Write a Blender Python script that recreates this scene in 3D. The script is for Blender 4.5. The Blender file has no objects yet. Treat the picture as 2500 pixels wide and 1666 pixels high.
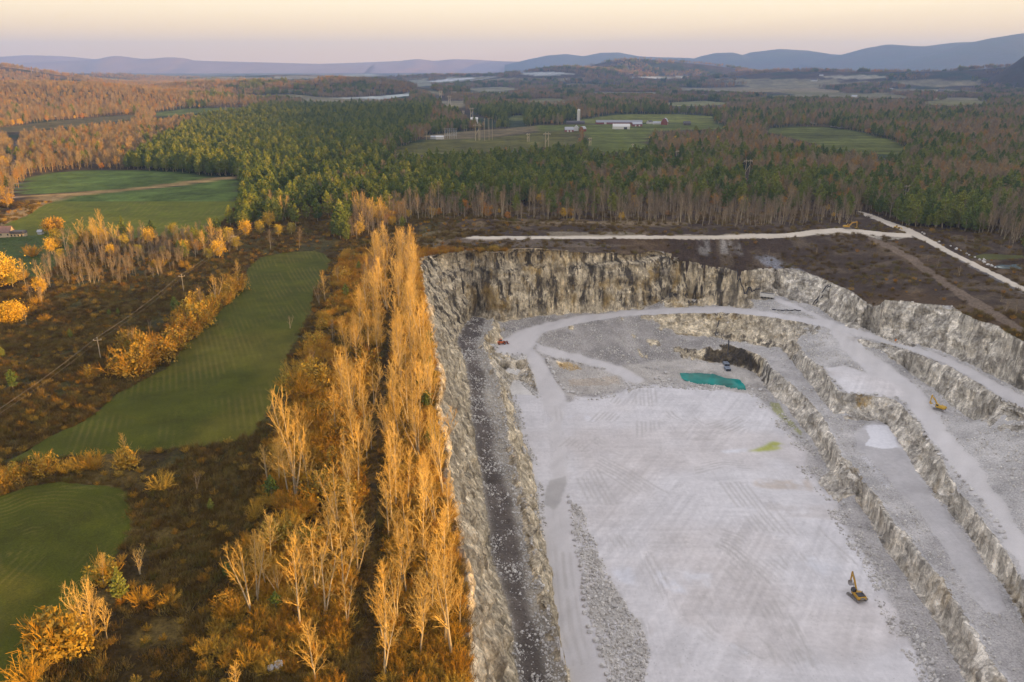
import bpy, math, random
import numpy as np
from mathutils import Vector, Matrix
random.seed(7)
RNG = np.random.default_rng(11)
SC = bpy.context.scene
COL = SC.collection
rad = math.radians

# ------------------------------------------------------------------ camera
CAM_H = 115.0
FPX, CX, CY = 1944.4, 1250.0, 833.0          # in the photo's own 2500 x 1666 pixels
PITCH = rad(19.0)
cam = bpy.data.cameras.new("camera"); cam_o = bpy.data.objects.new("camera", cam); COL.objects.link(cam_o)
cam.sensor_width = 36.0; cam.lens = 36.0 * FPX / 2500.0
cam.clip_start = 1.0; cam.clip_end = 60000.0
cam_o.location = (0, 0, CAM_H); cam_o.rotation_euler = (math.pi / 2 - PITCH, 0, 0)
SC.camera = cam_o

# ------------------------------------------------------------------ sky, sun, exposure
SUN_EL = rad(5.0)
SUN_AZ = math.atan2(-0.42, 0.907)            # the sun stands to the right and a little behind the camera
SUN_DIR = Vector((math.cos(SUN_EL) * math.cos(SUN_AZ), math.cos(SUN_EL) * math.sin(SUN_AZ), math.sin(SUN_EL)))
world = bpy.data.worlds.new("World"); SC.world = world; world.use_nodes = True
wt = world.node_tree; wn = wt.nodes; wl = wt.links
bg = wn["Background"]; bg.inputs[1].default_value = 0.15
sky = wn.new("ShaderNodeTexSky"); sky.sky_type = 'NISHITA'; sky.sun_disc = False
sky.sun_elevation = SUN_EL; sky.sun_rotation = math.pi / 2 - SUN_AZ
sky.air_density = 1.3; sky.dust_density = 2.0; sky.ozone_density = 2.0
geo = wn.new("ShaderNodeTexCoord"); sep = wn.new("ShaderNodeSeparateXYZ"); wl.new(geo.outputs['Generated'], sep.inputs[0])
ramp = wn.new("ShaderNodeValToRGB"); wl.new(sep.outputs['Z'], ramp.inputs[0])
cr = ramp.color_ramp
SKY_RAMP = [(0.0, (1.15, .70, .38)), (0.015, (1.15, .72, .37)), (0.04, (1.13, .80, .43)), (0.075, (1.12, .92, .62)), (0.16, (1.02, .91, .72)), (0.3, (.90, .84, .79)), (1.0, (.86, .85, .97))]
while len(cr.elements) < len(SKY_RAMP): cr.elements.new(0.5)
for e, (p, c) in zip(cr.elements, SKY_RAMP): e.position = p; e.color = (*c, 1)
k1 = wn.new("ShaderNodeVectorMath"); k1.operation = 'SCALE'; k1.inputs['Scale'].default_value = 0.5 / 0.15; wl.new(ramp.outputs[0], k1.inputs[0])
mul = wn.new("ShaderNodeMix"); mul.data_type = 'RGBA'; mul.inputs[0].default_value = 0.8
wl.new(sky.outputs[0], mul.inputs[6]); wl.new(k1.outputs[0], mul.inputs[7]); wl.new(mul.outputs[2], bg.inputs[0])
sl = bpy.data.lights.new("sun", 'SUN'); sl.energy = 5.0; sl.angle = rad(0.5); sl.color = (1.0, 0.55, 0.13)
so = bpy.data.objects.new("sun", sl); COL.objects.link(so); so.rotation_euler = SUN_DIR.to_track_quat('Z', 'Y').to_euler(); so.location = (400, -300, 300)
SC.view_settings.view_transform = 'Standard'; SC.view_settings.look = 'None'; SC.view_settings.gamma = 1.0
SC.view_settings.exposure = 1.55
SC.render.engine = 'CYCLES'
SC.cycles.use_denoising = True
SC.cycles.max_bounces = 5; SC.cycles.diffuse_bounces = 3; SC.cycles.glossy_bounces = 2; SC.cycles.volume_bounces = 1
SC.cycles.transparent_max_bounces = 4
SC.cycles.sample_clamp_indirect = 6.0

# ------------------------------------------------------------------ picture <-> place
cp, sp_ = math.cos(PITCH), math.sin(PITCH)
ZR = {'F': (0, 0, 2500 / 2353.0), 'S': (0, 0, 1.0)}
for k, o in dict(A=(830, 550), B=(830, 1106), C=(1650, 550), D=(1650, 1106), L=(0, 550), M=(0, 1106), T=(0, 0), U=(830, 0), V=(1650, 0)).items():
    ZR[k] = (o[0], o[1], 850 / 2353.0)
ZR['P'] = (1640, 760, 220 / 1725.0); ZR['R'] = (2150, 520, 350 / 2353.0); ZR['Q'] = (1780, 690, 300 / 2353.0)
ZR['K'] = (1360, 250, 320 / 2353.0); ZR['N'] = (1030, 250, 220 / 2353.0); ZR['H'] = (0, 520, 160 / 2353.0); ZR['W'] = (1900, 160, 480 / 2353.0)
def px(k, x, y):
    o = ZR[k]; return o[0] + x * o[2], o[1] + y * o[2]
def ray(sx, sy):
    u = (sx - CX) / FPX; v = (sy - CY) / FPX
    return np.array([u, cp - v * sp_, -sp_ - v * cp])
def on_z(k, x, y, z):
    """the point of the place that stands at height z behind that spot of the photograph"""
    d = ray(*px(k, x, y)); t = (z - CAM_H) / d[2]
    return d[0] * t, d[1] * t
def at_d(k, x, y, dist):
    d = ray(*px(k, x, y)); t = dist / d[1]
    return d[0] * t, dist, CAM_H + d[2] * t
def project(X, Y, Z):
    zc = Y * cp - (Z - CAM_H) * sp_
    yc = Y * sp_ + (Z - CAM_H) * cp
    zs = np.where(zc > 1, zc, 1)
    return CX + FPX * X / zs, CY - FPX * yc / zs, zc
def poly(s, z=0.0):
    """'F 10,20 30,40 | A 1,2' -> world x,y on height z"""
    out = []
    for seg in s.split('|'):
        w = seg.split(); k = w[0]
        for t in w[1:]:
            a = [float(q) for q in t.split(',')]
            zz = a[2] if len(a) > 2 else z
            X, Y = on_z(k, a[0], a[1], zz); out.append((X, Y, zz))
    return np.array(out)
def inside(X, Y, P):
    r = np.zeros(X.shape, bool)
    x0, y0, x1, y1 = P[:, 0].min(), P[:, 1].min(), P[:, 0].max(), P[:, 1].max()
    m = (X >= x0) & (X <= x1) & (Y >= y0) & (Y <= y1)
    if not m.any(): return r
    xs, ys = X[m], Y[m]; c = np.zeros(xs.shape, bool); n = len(P)
    for i in range(n):
        ax, ay = P[i, 0], P[i, 1]; bx, by = P[(i + 1) % n, 0], P[(i + 1) % n, 1]
        if ay == by: continue
        k = ((ay > ys) != (by > ys)) & (xs < (bx - ax) * (ys - ay) / (by - ay) + ax)
        c ^= k
    r[m] = c; return r
def seg_dist(X, Y, P):
    """distance to a polyline and the height interpolated along it"""
    best = np.full(X.shape, 1e9); zz = np.zeros(X.shape)
    for i in range(len(P) - 1):
        ax, ay, az = P[i]; bx, by, bz = P[i + 1]
        dx, dy = bx - ax, by - ay; L = dx * dx + dy * dy + 1e-9
        t = np.clip(((X - ax) * dx + (Y - ay) * dy) / L, 0, 1)
        d = np.hypot(X - ax - t * dx, Y - ay - t * dy)
        m = d < best; best[m] = d[m]; zz[m] = (az + t * (bz - az))[m]
    return best, zz
# value noise
def _hash(ix, iy, iz, seed):
    h = (ix.astype(np.int64) * 374761393 + iy.astype(np.int64) * 668265263 + iz.astype(np.int64) * 1440662683 + seed * 974634777) & 0x7fffffff
    h = ((h ^ (h >> 13)) * 1274126177) & 0x7fffffff
    h = h ^ (h >> 16)
    return (h & 0xffff) / 65535.0
def vnoise(x, y, z=None, seed=0):
    ix, iy = np.floor(x), np.floor(y); fx, fy = x - ix, y - iy
    fx = fx * fx * (3 - 2 * fx); fy = fy * fy * (3 - 2 * fy)
    if z is None:
        iz = np.zeros_like(ix)
        a = _hash(ix, iy, iz, seed); b = _hash(ix + 1, iy, iz, seed); c = _hash(ix, iy + 1, iz, seed); d = _hash(ix + 1, iy + 1, iz, seed)
        return (a + (b - a) * fx) * (1 - fy) + (c + (d - c) * fx) * fy
    iz = np.floor(z); fz = z - iz; fz = fz * fz * (3 - 2 * fz)
    r = 0
    for dz, wz in ((0, 1 - fz), (1, fz)):
        a = _hash(ix, iy, iz + dz, seed); b = _hash(ix + 1, iy, iz + dz, seed); c = _hash(ix, iy + 1, iz + dz, seed); d = _hash(ix + 1, iy + 1, iz + dz, seed)
        r = r + wz * ((a + (b - a) * fx) * (1 - fy) + (c + (d - c) * fx) * fy)
    return r
def fbm(x, y, s, o=3, seed=0, z=None, zs=None):
    r = 0; a = 1; t = 0
    for k in range(o):
        f = 2.0 ** k / s
        r = r + a * vnoise(x * f + 17.3 * k, y * f - 9.1 * k, None if z is None else z * 2.0 ** k / (zs or s), seed + k); t += a; a *= 0.5
    return r / t
def smooth(a, b, x):
    t = np.clip((x - a) / (b - a), 0, 1); return t * t * (3 - 2 * t)

# ------------------------------------------------------------------ scene helpers
def tag(o, label=None, cat=None, group=None, kind=None):
    if label: o['label'] = label
    if cat: o['category'] = cat
    if group: o['group'] = group
    if kind: o['kind'] = kind
    return o
def make_mesh(name, V, F, mats=(), smooth_=False, midx=None, cols=None):
    """V (n,3), F (m,3|4) arrays -> mesh"""
    V = np.ascontiguousarray(V, np.float32); F = np.ascontiguousarray(F, np.int32)
    me = bpy.data.meshes.new(name); me.vertices.add(len(V)); me.vertices.foreach_set('co', V.ravel())
    k = F.shape[1]; me.loops.add(F.size); me.loops.foreach_set('vertex_index', F.ravel())
    me.polygons.add(len(F)); me.polygons.foreach_set('loop_start', np.arange(0, F.size, k, dtype=np.int32)); me.polygons.foreach_set('loop_total', np.full(len(F), k, np.int32))
    if midx is not None: me.polygons.foreach_set('material_index', np.ascontiguousarray(midx, np.int32))
    me.polygons.foreach_set('use_smooth', np.full(len(F), bool(smooth_)))
    for m in mats: me.materials.append(m)
    if cols is not None:
        at = me.color_attributes.new('Col', 'FLOAT_COLOR', 'POINT')
        c = np.ones((len(V), 4), np.float32); c[:, :3] = cols; at.data.foreach_set('color', c.ravel())
    me.update(); me.validate(); return me
def link(name, me, parent=None, loc=None, rot=None, scale=None):
    o = bpy.data.objects.new(name, me); COL.objects.link(o)
    if parent is not None: o.parent = parent
    if loc is not None: o.location = loc
    if rot is not None: o.rotation_euler = rot
    if scale is not None: o.scale = scale
    return o
def empty(name, loc, rz=0.0, label=None, cat=None, group=None, scale=1.0):
    o = bpy.data.objects.new(name, None); COL.objects.link(o); o.location = loc; o.rotation_euler = (0, 0, rz); o.scale = (scale,) * 3
    o.empty_display_size = 0.5
    return tag(o, label, cat, group)
def copy_tree(o, parent=None):
    c = o.copy(); COL.objects.link(c); c.parent = parent
    for ch in o.children: copy_tree(ch, c)
    return c

# node material helper
def mat(name, base=(0.5, 0.5, 0.5), rough=0.8, metal=0.0, spec=0.3):
    m = bpy.data.materials.new(name); m.use_nodes = True
    b = m.node_tree.nodes['Principled BSDF']; b.inputs['Base Color'].default_value = (*base, 1); b.inputs['Roughness'].default_value = rough
    b.inputs['Metallic'].default_value = metal; b.inputs['Specular IOR Level'].default_value = spec
    return m
class NT:
    def __init__(s, m): s.t = m.node_tree; s.b = s.t.nodes['Principled BSDF']
    def n(s, ty, **kw):
        x = s.t.nodes.new(ty)
        for k, v in kw.items(): setattr(x, k, v)
        return x
    def l(s, a, b): s.t.links.new(a, b)
    def coord(s, scale=(1, 1, 1), kind='Object'):
        if kind == 'World': g = s.n('ShaderNodeNewGeometry').outputs['Position']
        else: g = s.n('ShaderNodeTexCoord').outputs[kind]
        mp = s.n('ShaderNodeMapping'); mp.inputs['Scale'].default_value = scale; s.l(g, mp.inputs[0]); return mp.outputs[0]
    def noise(s, vec, scale, detail=4, rough=0.6):
        x = s.n('ShaderNodeTexNoise'); x.inputs['Scale'].default_value = scale; x.inputs['Detail'].default_value = detail; x.inputs['Roughness'].default_value = rough
        if vec is not None: s.l(vec, x.inputs['Vector'])
        return x.outputs[0]
    def ramp(s, fac, stops):
        r = s.n('ShaderNodeValToRGB'); e = r.color_ramp.elements
        while len(e) < len(stops): e.new(0.5)
        for q, (p, c) in zip(e, stops):
            q.position = p; q.color = (*c, 1) if isinstance(c, tuple) else (c, c, c, 1)
        s.l(fac, r.inputs[0]); return r.outputs[0]
    def mix(s, fac, a, b, mode='MIX'):
        x = s.n('ShaderNodeMix'); x.data_type = 'RGBA'; x.blend_type = mode
        for v, i in ((fac, 0), (a, 6), (b, 7)):
            if isinstance(v, (int, float)): x.inputs[i].default_value = v
            elif isinstance(v, tuple): x.inputs[i].default_value = (*v, 1)
            else: s.l(v, x.inputs[i])
        return x.outputs[2]
    def math(s, op, a, b=0.5):
        x = s.n('ShaderNodeMath', operation=op)
        for v, i in ((a, 0), (b, 1)):
            if isinstance(v, (int, float)): x.inputs[i].default_value = v
            else: s.l(v, x.inputs[i])
        return x.outputs[0]
    def attr(s, name='Col'):
        x = s.n('ShaderNodeAttribute'); x.attribute_name = name; return x.outputs['Color']
    def bump(s, h, strength=0.5, dist=0.5, prev=None):
        x = s.n('ShaderNodeBump'); x.inputs['Strength'].default_value = strength; x.inputs['Distance'].default_value = dist; s.l(h, x.inputs['Height'])
        if prev is not None: s.l(prev, x.inputs['Normal'])
        return x.outputs[0]
    def out(s, col=None, nrm=None, rough=None):
        if col is not None: s.l(col, s.b.inputs['Base Color'])
        if nrm is not None: s.l(nrm, s.b.inputs['Normal'])
        if rough is not None: s.l(rough, s.b.inputs['Roughness'])
# ------------------------------------------------------------------ ground materials
def m_ground(name, speck=None, speck_amt=0.0, bump=0.4, fine=1.2, contrast=0.5, rough=0.95, bdist=0.4):
    m = mat(name, rough=rough, spec=0.15); t = NT(m); v = t.coord()
    n1 = t.noise(v, fine, 5, 0.7); n2 = t.noise(v, 0.12, 3, 0.6)
    f = t.ramp(n1, [(0.25, 1 - contrast), (0.75, 1 + contrast * 0.8)])
    c = t.mix(1.0, t.attr(), f, 'MULTIPLY')
    c = t.mix(0.7 if contrast > .1 else .2, c, t.ramp(n2, [(0.3, 0.78), (0.7, 1.2)]), 'MULTIPLY')
    if speck:
        vo = t.n('ShaderNodeTexVoronoi'); vo.inputs['Scale'].default_value = 1.0; t.l(v, vo.inputs['Vector'])
        k = t.math('LESS_THAN', vo.outputs['Distance'], 0.28)
        k2 = t.math('GREATER_THAN', t.noise(v, 0.6, 3), 0.55)
        c = t.mix(t.math('MULTIPLY', t.math('MULTIPLY', k, k2), speck_amt), c, speck)
    t.out(c, t.bump(n1, bump, bdist)); return m
M_BRUSH = m_ground('brush_ground', bump=1.0, fine=0.9, contrast=0.75, bdist=1.0)
M_FIELD = m_ground('field_ground', bump=0.5, fine=2.2, contrast=0.45, bdist=0.2)
def m_dust(name):
    """graded dust: faint wheel ruts in several directions over the ground's own tone"""
    m = mat(name, rough=.95, spec=.15); t = NT(m); c = t.attr()
    for j_, (ang, sx, lo, hi) in enumerate(((.55, 1.5, .945, 1.02), (-.35, 1.1, .95, 1.02), (1.15, .8, .955, 1.02))):
        mp = t.n('ShaderNodeMapping'); mp.inputs['Rotation'].default_value = (0, 0, ang); mp.inputs['Scale'].default_value = (sx, sx * .02, .1); t.l(t.n('ShaderNodeTexCoord').outputs['Object'], mp.inputs[0])
        k = t.n('ShaderNodeMapping'); k.inputs['Location'].default_value = (40 * j_, 17 * j_, 0); t.l(t.n('ShaderNodeTexCoord').outputs['Object'], k.inputs[0])
        msk = t.ramp(t.noise(k.outputs[0], .028, 3, .6), [(.48, 0.0), (.60, .9)])
        c = t.mix(msk, c, t.ramp(t.noise(mp.outputs[0], 1.0, 4, .7), [(.38, lo), (.55, 1.0), (.68, hi)]), 'MULTIPLY')
    v = t.coord(); f = t.noise(v, .5, 6, .75); c = t.mix(1.0, c, t.ramp(f, [(.3, .86), (.7, 1.08)]), 'MULTIPLY')
    vo = t.n('ShaderNodeTexVoronoi'); vo.inputs['Scale'].default_value = .8; t.l(v, vo.inputs['Vector'])
    c = t.mix(t.math('MULTIPLY', t.math('MULTIPLY', t.math('LESS_THAN', vo.outputs['Distance'], .2), t.math('GREATER_THAN', t.noise(v, .15, 3), .58)), .45), c, (.30, .285, .27))
    t.out(c, t.bump(f, .3, .15)); return m
M_FLOOR = m_dust('quarry_dust')
M_ROAD = m_ground('road_dust', bump=0.15, fine=1.6, contrast=0.08, bdist=0.1)
M_GRAVEL = m_ground('gravel', speck=(0.55, 0.53, 0.5), speck_amt=0.8, bump=0.8, fine=1.5, contrast=0.5, bdist=0.6)
def m_rock():
    m = mat('quarry_rock', rough=0.9, spec=0.2); t = NT(m); v = t.coord()
    base = t.noise(v, 0.16, 6, 0.72)
    c = t.ramp(base, [(0.30, (0.30, 0.28, 0.245)), (0.45, (0.46, 0.425, 0.36)), (0.6, (0.58, 0.54, 0.46)), (0.8, (0.66, 0.63, 0.56))])
    c = t.mix(0.9, c, t.mix(1.0, t.attr(), (2.3, 2.3, 2.3), 'MULTIPLY'), 'MULTIPLY')
    # blasted blocks: two sizes of angular cells, each with its own tone
    w = t.n('ShaderNodeVectorMath', operation='ADD'); t.l(t.coord((1, 1, .7)), w.inputs[0]); nz = t.n('ShaderNodeTexNoise'); nz.inputs['Scale'].default_value = 0.5; nz.inputs['Detail'].default_value = 3; t.l(v, nz.inputs[0])
    sc = t.n('ShaderNodeVectorMath', operation='SCALE'); sc.inputs['Scale'].default_value = 2.2; t.l(nz.outputs['Color'], sc.inputs[0]); t.l(sc.outputs[0], w.inputs[1])
    hs = []
    for k, (scale, lo, hi) in enumerate(((.22, .62, 1.25), (.6, .6, 1.3))):
        vo = t.n('ShaderNodeTexVoronoi'); vo.inputs['Scale'].default_value = scale; t.l(w.outputs[0], vo.inputs['Vector'])
        sp3 = t.n('ShaderNodeSeparateColor'); t.l(vo.outputs['Color'], sp3.inputs[0])
        c = t.mix(.75, c, t.ramp(sp3.outputs[0], [(0.05, lo), (0.95, hi)]), 'MULTIPLY'); hs.append(t.math('ADD', t.math('MULTIPLY', sp3.outputs[1], .8), vo.outputs['Distance']))
    st = t.noise(t.coord((0.22, 0.22, 0.030)), 1.0, 6, 0.7)            # water stains run down the face
    at = t.n('ShaderNodeAttribute'); at.attribute_name = 'stain'
    c = t.mix(t.math('MULTIPLY', t.ramp(st, [(0.485, 0.0), (0.57, .95)]), at.outputs['Fac']), c, (0.07, 0.058, 0.045))
    ye = t.noise(t.coord((0.10, 0.10, 0.045)), 1.0, 5, 0.65)
    at2 = t.n('ShaderNodeAttribute'); at2.attribute_name = 'ochre'
    c = t.mix(t.math('MULTIPLY', t.ramp(ye, [(0.52, 0.0), (0.66, .8)]), at2.outputs['Fac']), c, (0.42, 0.28, 0.09))
    c = t.mix(.8, c, t.ramp(t.noise(t.coord((0.55, 0.55, 0.05)), 1.0, 4, 0.65), [(.34, .58), (.66, 1.3)]), 'MULTIPLY')   # drill lines and joints
    fine = t.noise(v, 1.3, 6, 0.8)
    c = t.mix(0.9, c, t.ramp(fine, [(0.3, 0.55), (0.7, 1.35)]), 'MULTIPLY')
    b = t.bump(hs[0], 0.8, 1.6); b = t.bump(hs[1], 0.7, .7, b); b = t.bump(fine, 0.7, 0.5, b)
    t.out(c, b); return m
M_ROCK = m_rock()

# ------------------------------------------------------------------ quarry and plateau: control lines with heights
G = 0.65
X0, X1, Y0, Y1 = -470.0, 480.0, 92.0, 720.0
NX = int(round((X1 - X0) / G / 8)) * 8 + 1; NY = int(round((Y1 - Y0) / G / 8)) * 8 + 1
X1 = X0 + (NX - 1) * G; Y1 = Y0 + (NY - 1) * G
RIM = "S 1160,2300,0 1142,1900,0 1138,1750,0|B 905,1550,0 900,1400,0 880,1250,0 885,1100,0 870,900,0 850,700,0 820,570,0 790,450,0 760,300,0 735,130,0 715,0,0|A 690,1420,0 665,1300,0 650,1200,0 676,1090,0 665,950,0 640,850,0 610,700,0 580,560,0 555,400,0 540,300,0 530,225,0 640,200,0 760,190,0 850,170,0 930,180,0 1060,190,0 1180,165,0 1290,160,0 1400,170,-1 1500,175,-2 1640,190,-4 1750,190,-5 1860,190,-6 1960,205,-8 2050,190,-8 2110,172,-8 2180,180,-9 2260,230,-11 2350,245,-13|C 110,252,-14 230,280,-15 330,290,-15 440,312,-15 540,300,-16 650,296,-16 780,290,-16 870,315,-17 980,355,-18 1080,405,-18 1180,445,-17 1250,495,-16 1330,560,-20.5 1420,510,-13 1560,515,-13 1700,535,-12 1860,545,-11 1940,600,-10 2050,650,-9 2150,672,-9 2250,740,-8 2353,800,-8|S 2650,880,-8 2900,960,-8"
LINES = {
 'rim': RIM,
 'benchL': "S 1262,2100,-43|B 1185,1550,-43 1160,1300,-43 1150,1150,-43 1110,1000,-43 1060,850,-43 1010,680,-43 1000,520,-43 970,350,-43 960,200,-43 910,0,-43|A 885,1300,-43 870,1100,-43 840,930,-43 800,830,-43 785,780,-43 830,690,-43 890,612,-43",
 'benchR': "S 1350,2000,-43.5|B 1410,1550,-43.5 1380,1350,-43.5 1330,1200,-43.5 1270,1000,-43.5 1240,800,-43.5 1215,600,-43.5 1190,450,-43.5 1150,280,-43.5 1090,130,-43.5 1040,0,-43.5|A 1050,1400,-43.5 1005,1280,-43.5 965,1160,-43.5 985,1040,-43.5 960,960,-43.5 925,880,-43.5 920,810,-43.5 955,740,-43.5 980,640,-43.5",
 'crest': "S 1420,1850,-42|B 1530,1490,-42 1480,1290,-42 1430,1100,-42 1385,950,-42 1335,750,-42 1310,600,-42 1280,440,-42 1240,270,-42 1200,120,-42 1180,0,-42|A 1150,1500,-42 1130,1300,-42 1108,1200,-42 1085,1110,-42 1070,1040,-42 1035,975,-42 1005,895,-43 975,850,-42 965,820,-42 990,760,-42 1035,700,-42 1035,640,-43",
 'floorW': "S 1455,2000,-65 1405,1750,-65|B 1540,1500,-65 1478,1300,-65 1440,1080,-65 1415,850,-65 1385,640,-65 1345,450,-65 1330,300,-65 1300,150,-65 1270,0,-65|A 1235,1500,-65 1205,1350,-64.5 1175,1230,-64 1140,1100,-64 1180,1045,-63.5 1260,1065,-63.5 1320,1120,-64 1360,1160,-64",
 'faceT': "A 1010,900,-54 1100,918,-55 1200,915,-55 1262,900,-54.5",
 'faceB': "A 1055,1000,-62 1150,990,-62.5 1240,990,-62",
 'pad': "A 1040,760,-50 1100,720,-48.5 1200,690,-48|A 1030,840,-52 1100,800,-51 1230,790,-50",
 'ramp1L': "A 1262,895,-54 1290,980,-57 1325,1080,-61 1350,1150,-64 1380,1230,-65",
 'ramp1R': "A 1300,830,-51.5 1375,900,-54.5 1410,990,-57.5 1460,1080,-61 1520,1140,-64 1560,1200,-65",
 'ramp2U': "A 1345,775,-50 1500,820,-53 1700,870,-56 1900,905,-59 2000,950,-61.5 2080,1000,-63.5 2140,1060,-65",
 'ramp2L': "A 1330,845,-52 1450,885,-55 1600,920,-58 1750,955,-60 1870,1000,-62 1930,1050,-64 1950,1090,-65",
 'isl': "A 1520,1090,-63 1600,1100,-63.5 1720,1090,-63.5 1850,1060,-64|A 1500,960,-60 1600,970,-61 1700,990,-62",
 'roadIn': "A 1345,745,-49 1450,710,-48 1700,658,-46 1950,620,-45 2350,603,-43|C 330,598,-41 600,622,-39 800,657,-37 1000,692,-36",
 'roadOut': "A 1170,700,-47.5 1250,690,-47.5 1400,650,-46.5 1600,610,-45.5 1900,575,-44.5 2350,550,-42.5|C 300,540,-41 500,565,-39.5 700,592,-38 900,625,-36.5 1010,640,-36",
 'wallB': "A 890,612,-43 1000,632,-44 1060,655,-45 1160,640,-45.5 1350,608,-45 1500,595,-44.5 1800,572,-43.5 2050,548,-42.5 2200,510,-41.5|C 0,500,-41 170,515,-40.5 330,500,-39.5 400,505,-39",
 'ledge': "C 420,500,-38.5 430,478,-36 560,445,-34 690,470,-33.5 800,515,-33.8 940,545,-34.3 1010,590,-35 1100,650,-35.3 1180,680,-35 1330,722,-34 1450,765,-33 1640,805,-32 1830,860,-31 1960,920,-30 2080,978,-29.5 2200,1035,-29 2353,1115,-28|S 2650,1040,-28",
 'ledgeO': "C 430,520,-38 560,500,-34.5 680,512,-34 850,572,-34.8 1000,635,-35.6",
 'w3top': "C 1060,695,-36 1190,762,-35.5 1430,832,-34 1560,857,-33 1700,907,-32.5 1830,967,-32 1950,1027,-31 2080,1107,-30 2200,1187,-29 2353,1277,-28|S 2700,1130,-28",
 'w3toe': "C 1190,790,-37.5 1300,825,-39 1410,878,-41 1500,938,-42 1640,1038,-43 1740,1098,-43.5 1830,1185,-44 1950,1280,-44.5 2100,1375,-45 2250,1455,-45.5 2353,1545,-46|S 2700,1240,-46",
 'lowR': "C 1080,760,-38 1170,850,-40 1300,960,-41.5 1470,1060,-42.5",
 'w2top': "C 990,965,-44 1050,1060,-44 1100,1130,-44.5 1180,1150,-43.8 1310,1160,-43.8 1430,1172,-43.8 1500,1205,-43.8 1560,1270,-43.8 1640,1340,-43.8 1700,1450,-43.8 1770,1540,-43.8|D 1850,200,-43.8 1930,290,-44 2020,400,-44 2110,520,-44.3 2220,680,-44.3 2300,800,-44.3 2353,870,-44.3|S 2650,1650,-44.3",
 'w2cont': "C 735,742,-45.5 800,792,-45.5 870,882,-45 950,942,-44.5 990,965,-44",
 'w2toe': "C 720,835,-54 850,995,-54 905,1060,-54 965,1140,-54 1050,1255,-54 1110,1322,-54 1250,1318,-54 1390,1318,-54 1440,1350,-54 1490,1430,-54 1570,1548,-54|D 1640,130,-54 1730,240,-54 1825,350,-54 1895,450,-54 1985,560,-54 2055,660,-54 2125,780,-54 2215,900,-54 2285,1010,-54 2353,1110,-54|S 2620,1760,-54",
 'w1top': "C 0,735,-54 200,755,-54 330,775,-54 480,795,-54.5 640,835,-54|C 700,900,-55",
 'w1edge': "C 190,832,-57 260,806,-56 350,800,-54.2 430,832,-54.2 560,872,-54.2 650,975,-54.2 770,1065,-54.2 870,1155,-54.2 930,1225,-54.2 1000,1310,-54.2|D 1130,62,-54.2 1180,130,-54.2 1280,205,-54.2 1350,280,-54.2 1450,472,-54.2 1550,545,-54.2 1640,685,-54.2 1760,815,-54.2 1880,1005,-54.2 1960,1155,-54.2 2060,1285,-54.2 2150,1455,-54.2 2250,1560,-54.2|S 2600,1900,-54.2",
 'ylT': "A 2035,806,-57 2200,818,-58 2350,832,-58.5|C 180,826,-58",
 'ylB': "A 2050,905,-63 2200,915,-64 2350,912,-64|C 180,912,-64 260,925,-64.5 480,972,-64.5",
 'w1toe': "C 480,972,-64.5 560,1010,-64.5 640,1132,-64.5 760,1235,-64.5 850,1355,-64.5 950,1482,-64.5|D 1010,55,-64.5 1100,175,-64.5 1200,295,-64.5 1300,405,-64.5 1430,650,-64.5 1550,805,-64.5 1615,905,-64.5 1735,1085,-64.5 1845,1275,-64.5 1940,1485,-64.5 1980,1560,-64.5|S 2440,1900,-64.5",
 'floorE': "A 1600,1160,-65 1720,1165,-65 1900,1130,-65 1970,1085,-65 2200,1075,-65 2340,1095,-65|C 200,1100,-65 330,1115,-65 480,1135,-65 560,1150,-65 600,1210,-65 680,1285,-65 760,1400,-65 880,1520,-65|D 870,80,-65 960,200,-65 1090,340,-65 1120,450,-65 1220,600,-65 1330,740,-65 1400,900,-65 1480,1090,-65 1560,1260,-65 1640,1360,-65 1740,1550,-65|S 2360,1900,-65",
 'hroad': "F 1060,552,0 1230,547,0 1400,545,-1 1600,547,-3 1800,542,-4 1930,529,-4.5 1985,535,-5 2090,541,-5",
 'rroad': "F 1975,487,-3 2090,531,-5 2200,592,-5.5 2353,669,-6 2600,790,-6",
 'ltrack': "F 1990,547,-5 2120,612,-7 2230,692,-8 2353,762,-7 2500,850,-7",
 'treeb': "F 740,545,0 860,530,0 960,508,0 1300,508,0 1500,518,-1 1700,526,-1.5 1900,518,-2 1965,500,-2.5 2100,526,-3.5 2260,545,-4 2353,560,-4 2600,600,-4",
}
gx = X0 + np.arange(NX) * G; gy = Y0 + np.arange(NY) * G
GX, GY = np.meshgrid(gx, gy)
ctl = np.zeros((NY, NX)); cw = np.zeros((NY, NX))
def stamp(P):
    for i in range(len(P) - 1):
        a, b = P[i], P[i + 1]; n = int(max(1, np.hypot(*(b - a)[:2]) / (G * 0.5)))
        t = np.linspace(0, 1, n + 1)[:, None]; q = a + (b - a) * t
        ix = np.round((q[:, 0] - X0) / G).astype(int); iy = np.round((q[:, 1] - Y0) / G).astype(int)
        k = (ix >= 0) & (ix < NX) & (iy >= 0) & (iy < NY)
        np.add.at(ctl, (iy[k], ix[k]), q[k, 2]); np.add.at(cw, (iy[k], ix[k]), 1)
PL = {}
for k, s in LINES.items():
    PL[k] = []
    P = poly(s)
    if k in ('pad', 'isl', 'w1top'):
        for part in s.split('|'): PL[k].append(poly(part))
    else: PL[k].append(P)
    for q in PL[k]: stamp(q)
RIMP = PL['rim'][0]
PIT = np.vstack([RIMP, [[420, 60, 0], [-8, 60, 0]]])
PITM = inside(GX, GY, PIT)
for sl_ in (np.s_[0, :], np.s_[-1, :], np.s_[:, 0], np.s_[:, -1]):
    m = ~PITM[sl_]; c = cw[sl_]; c[m] = np.maximum(c[m], 1)
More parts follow.
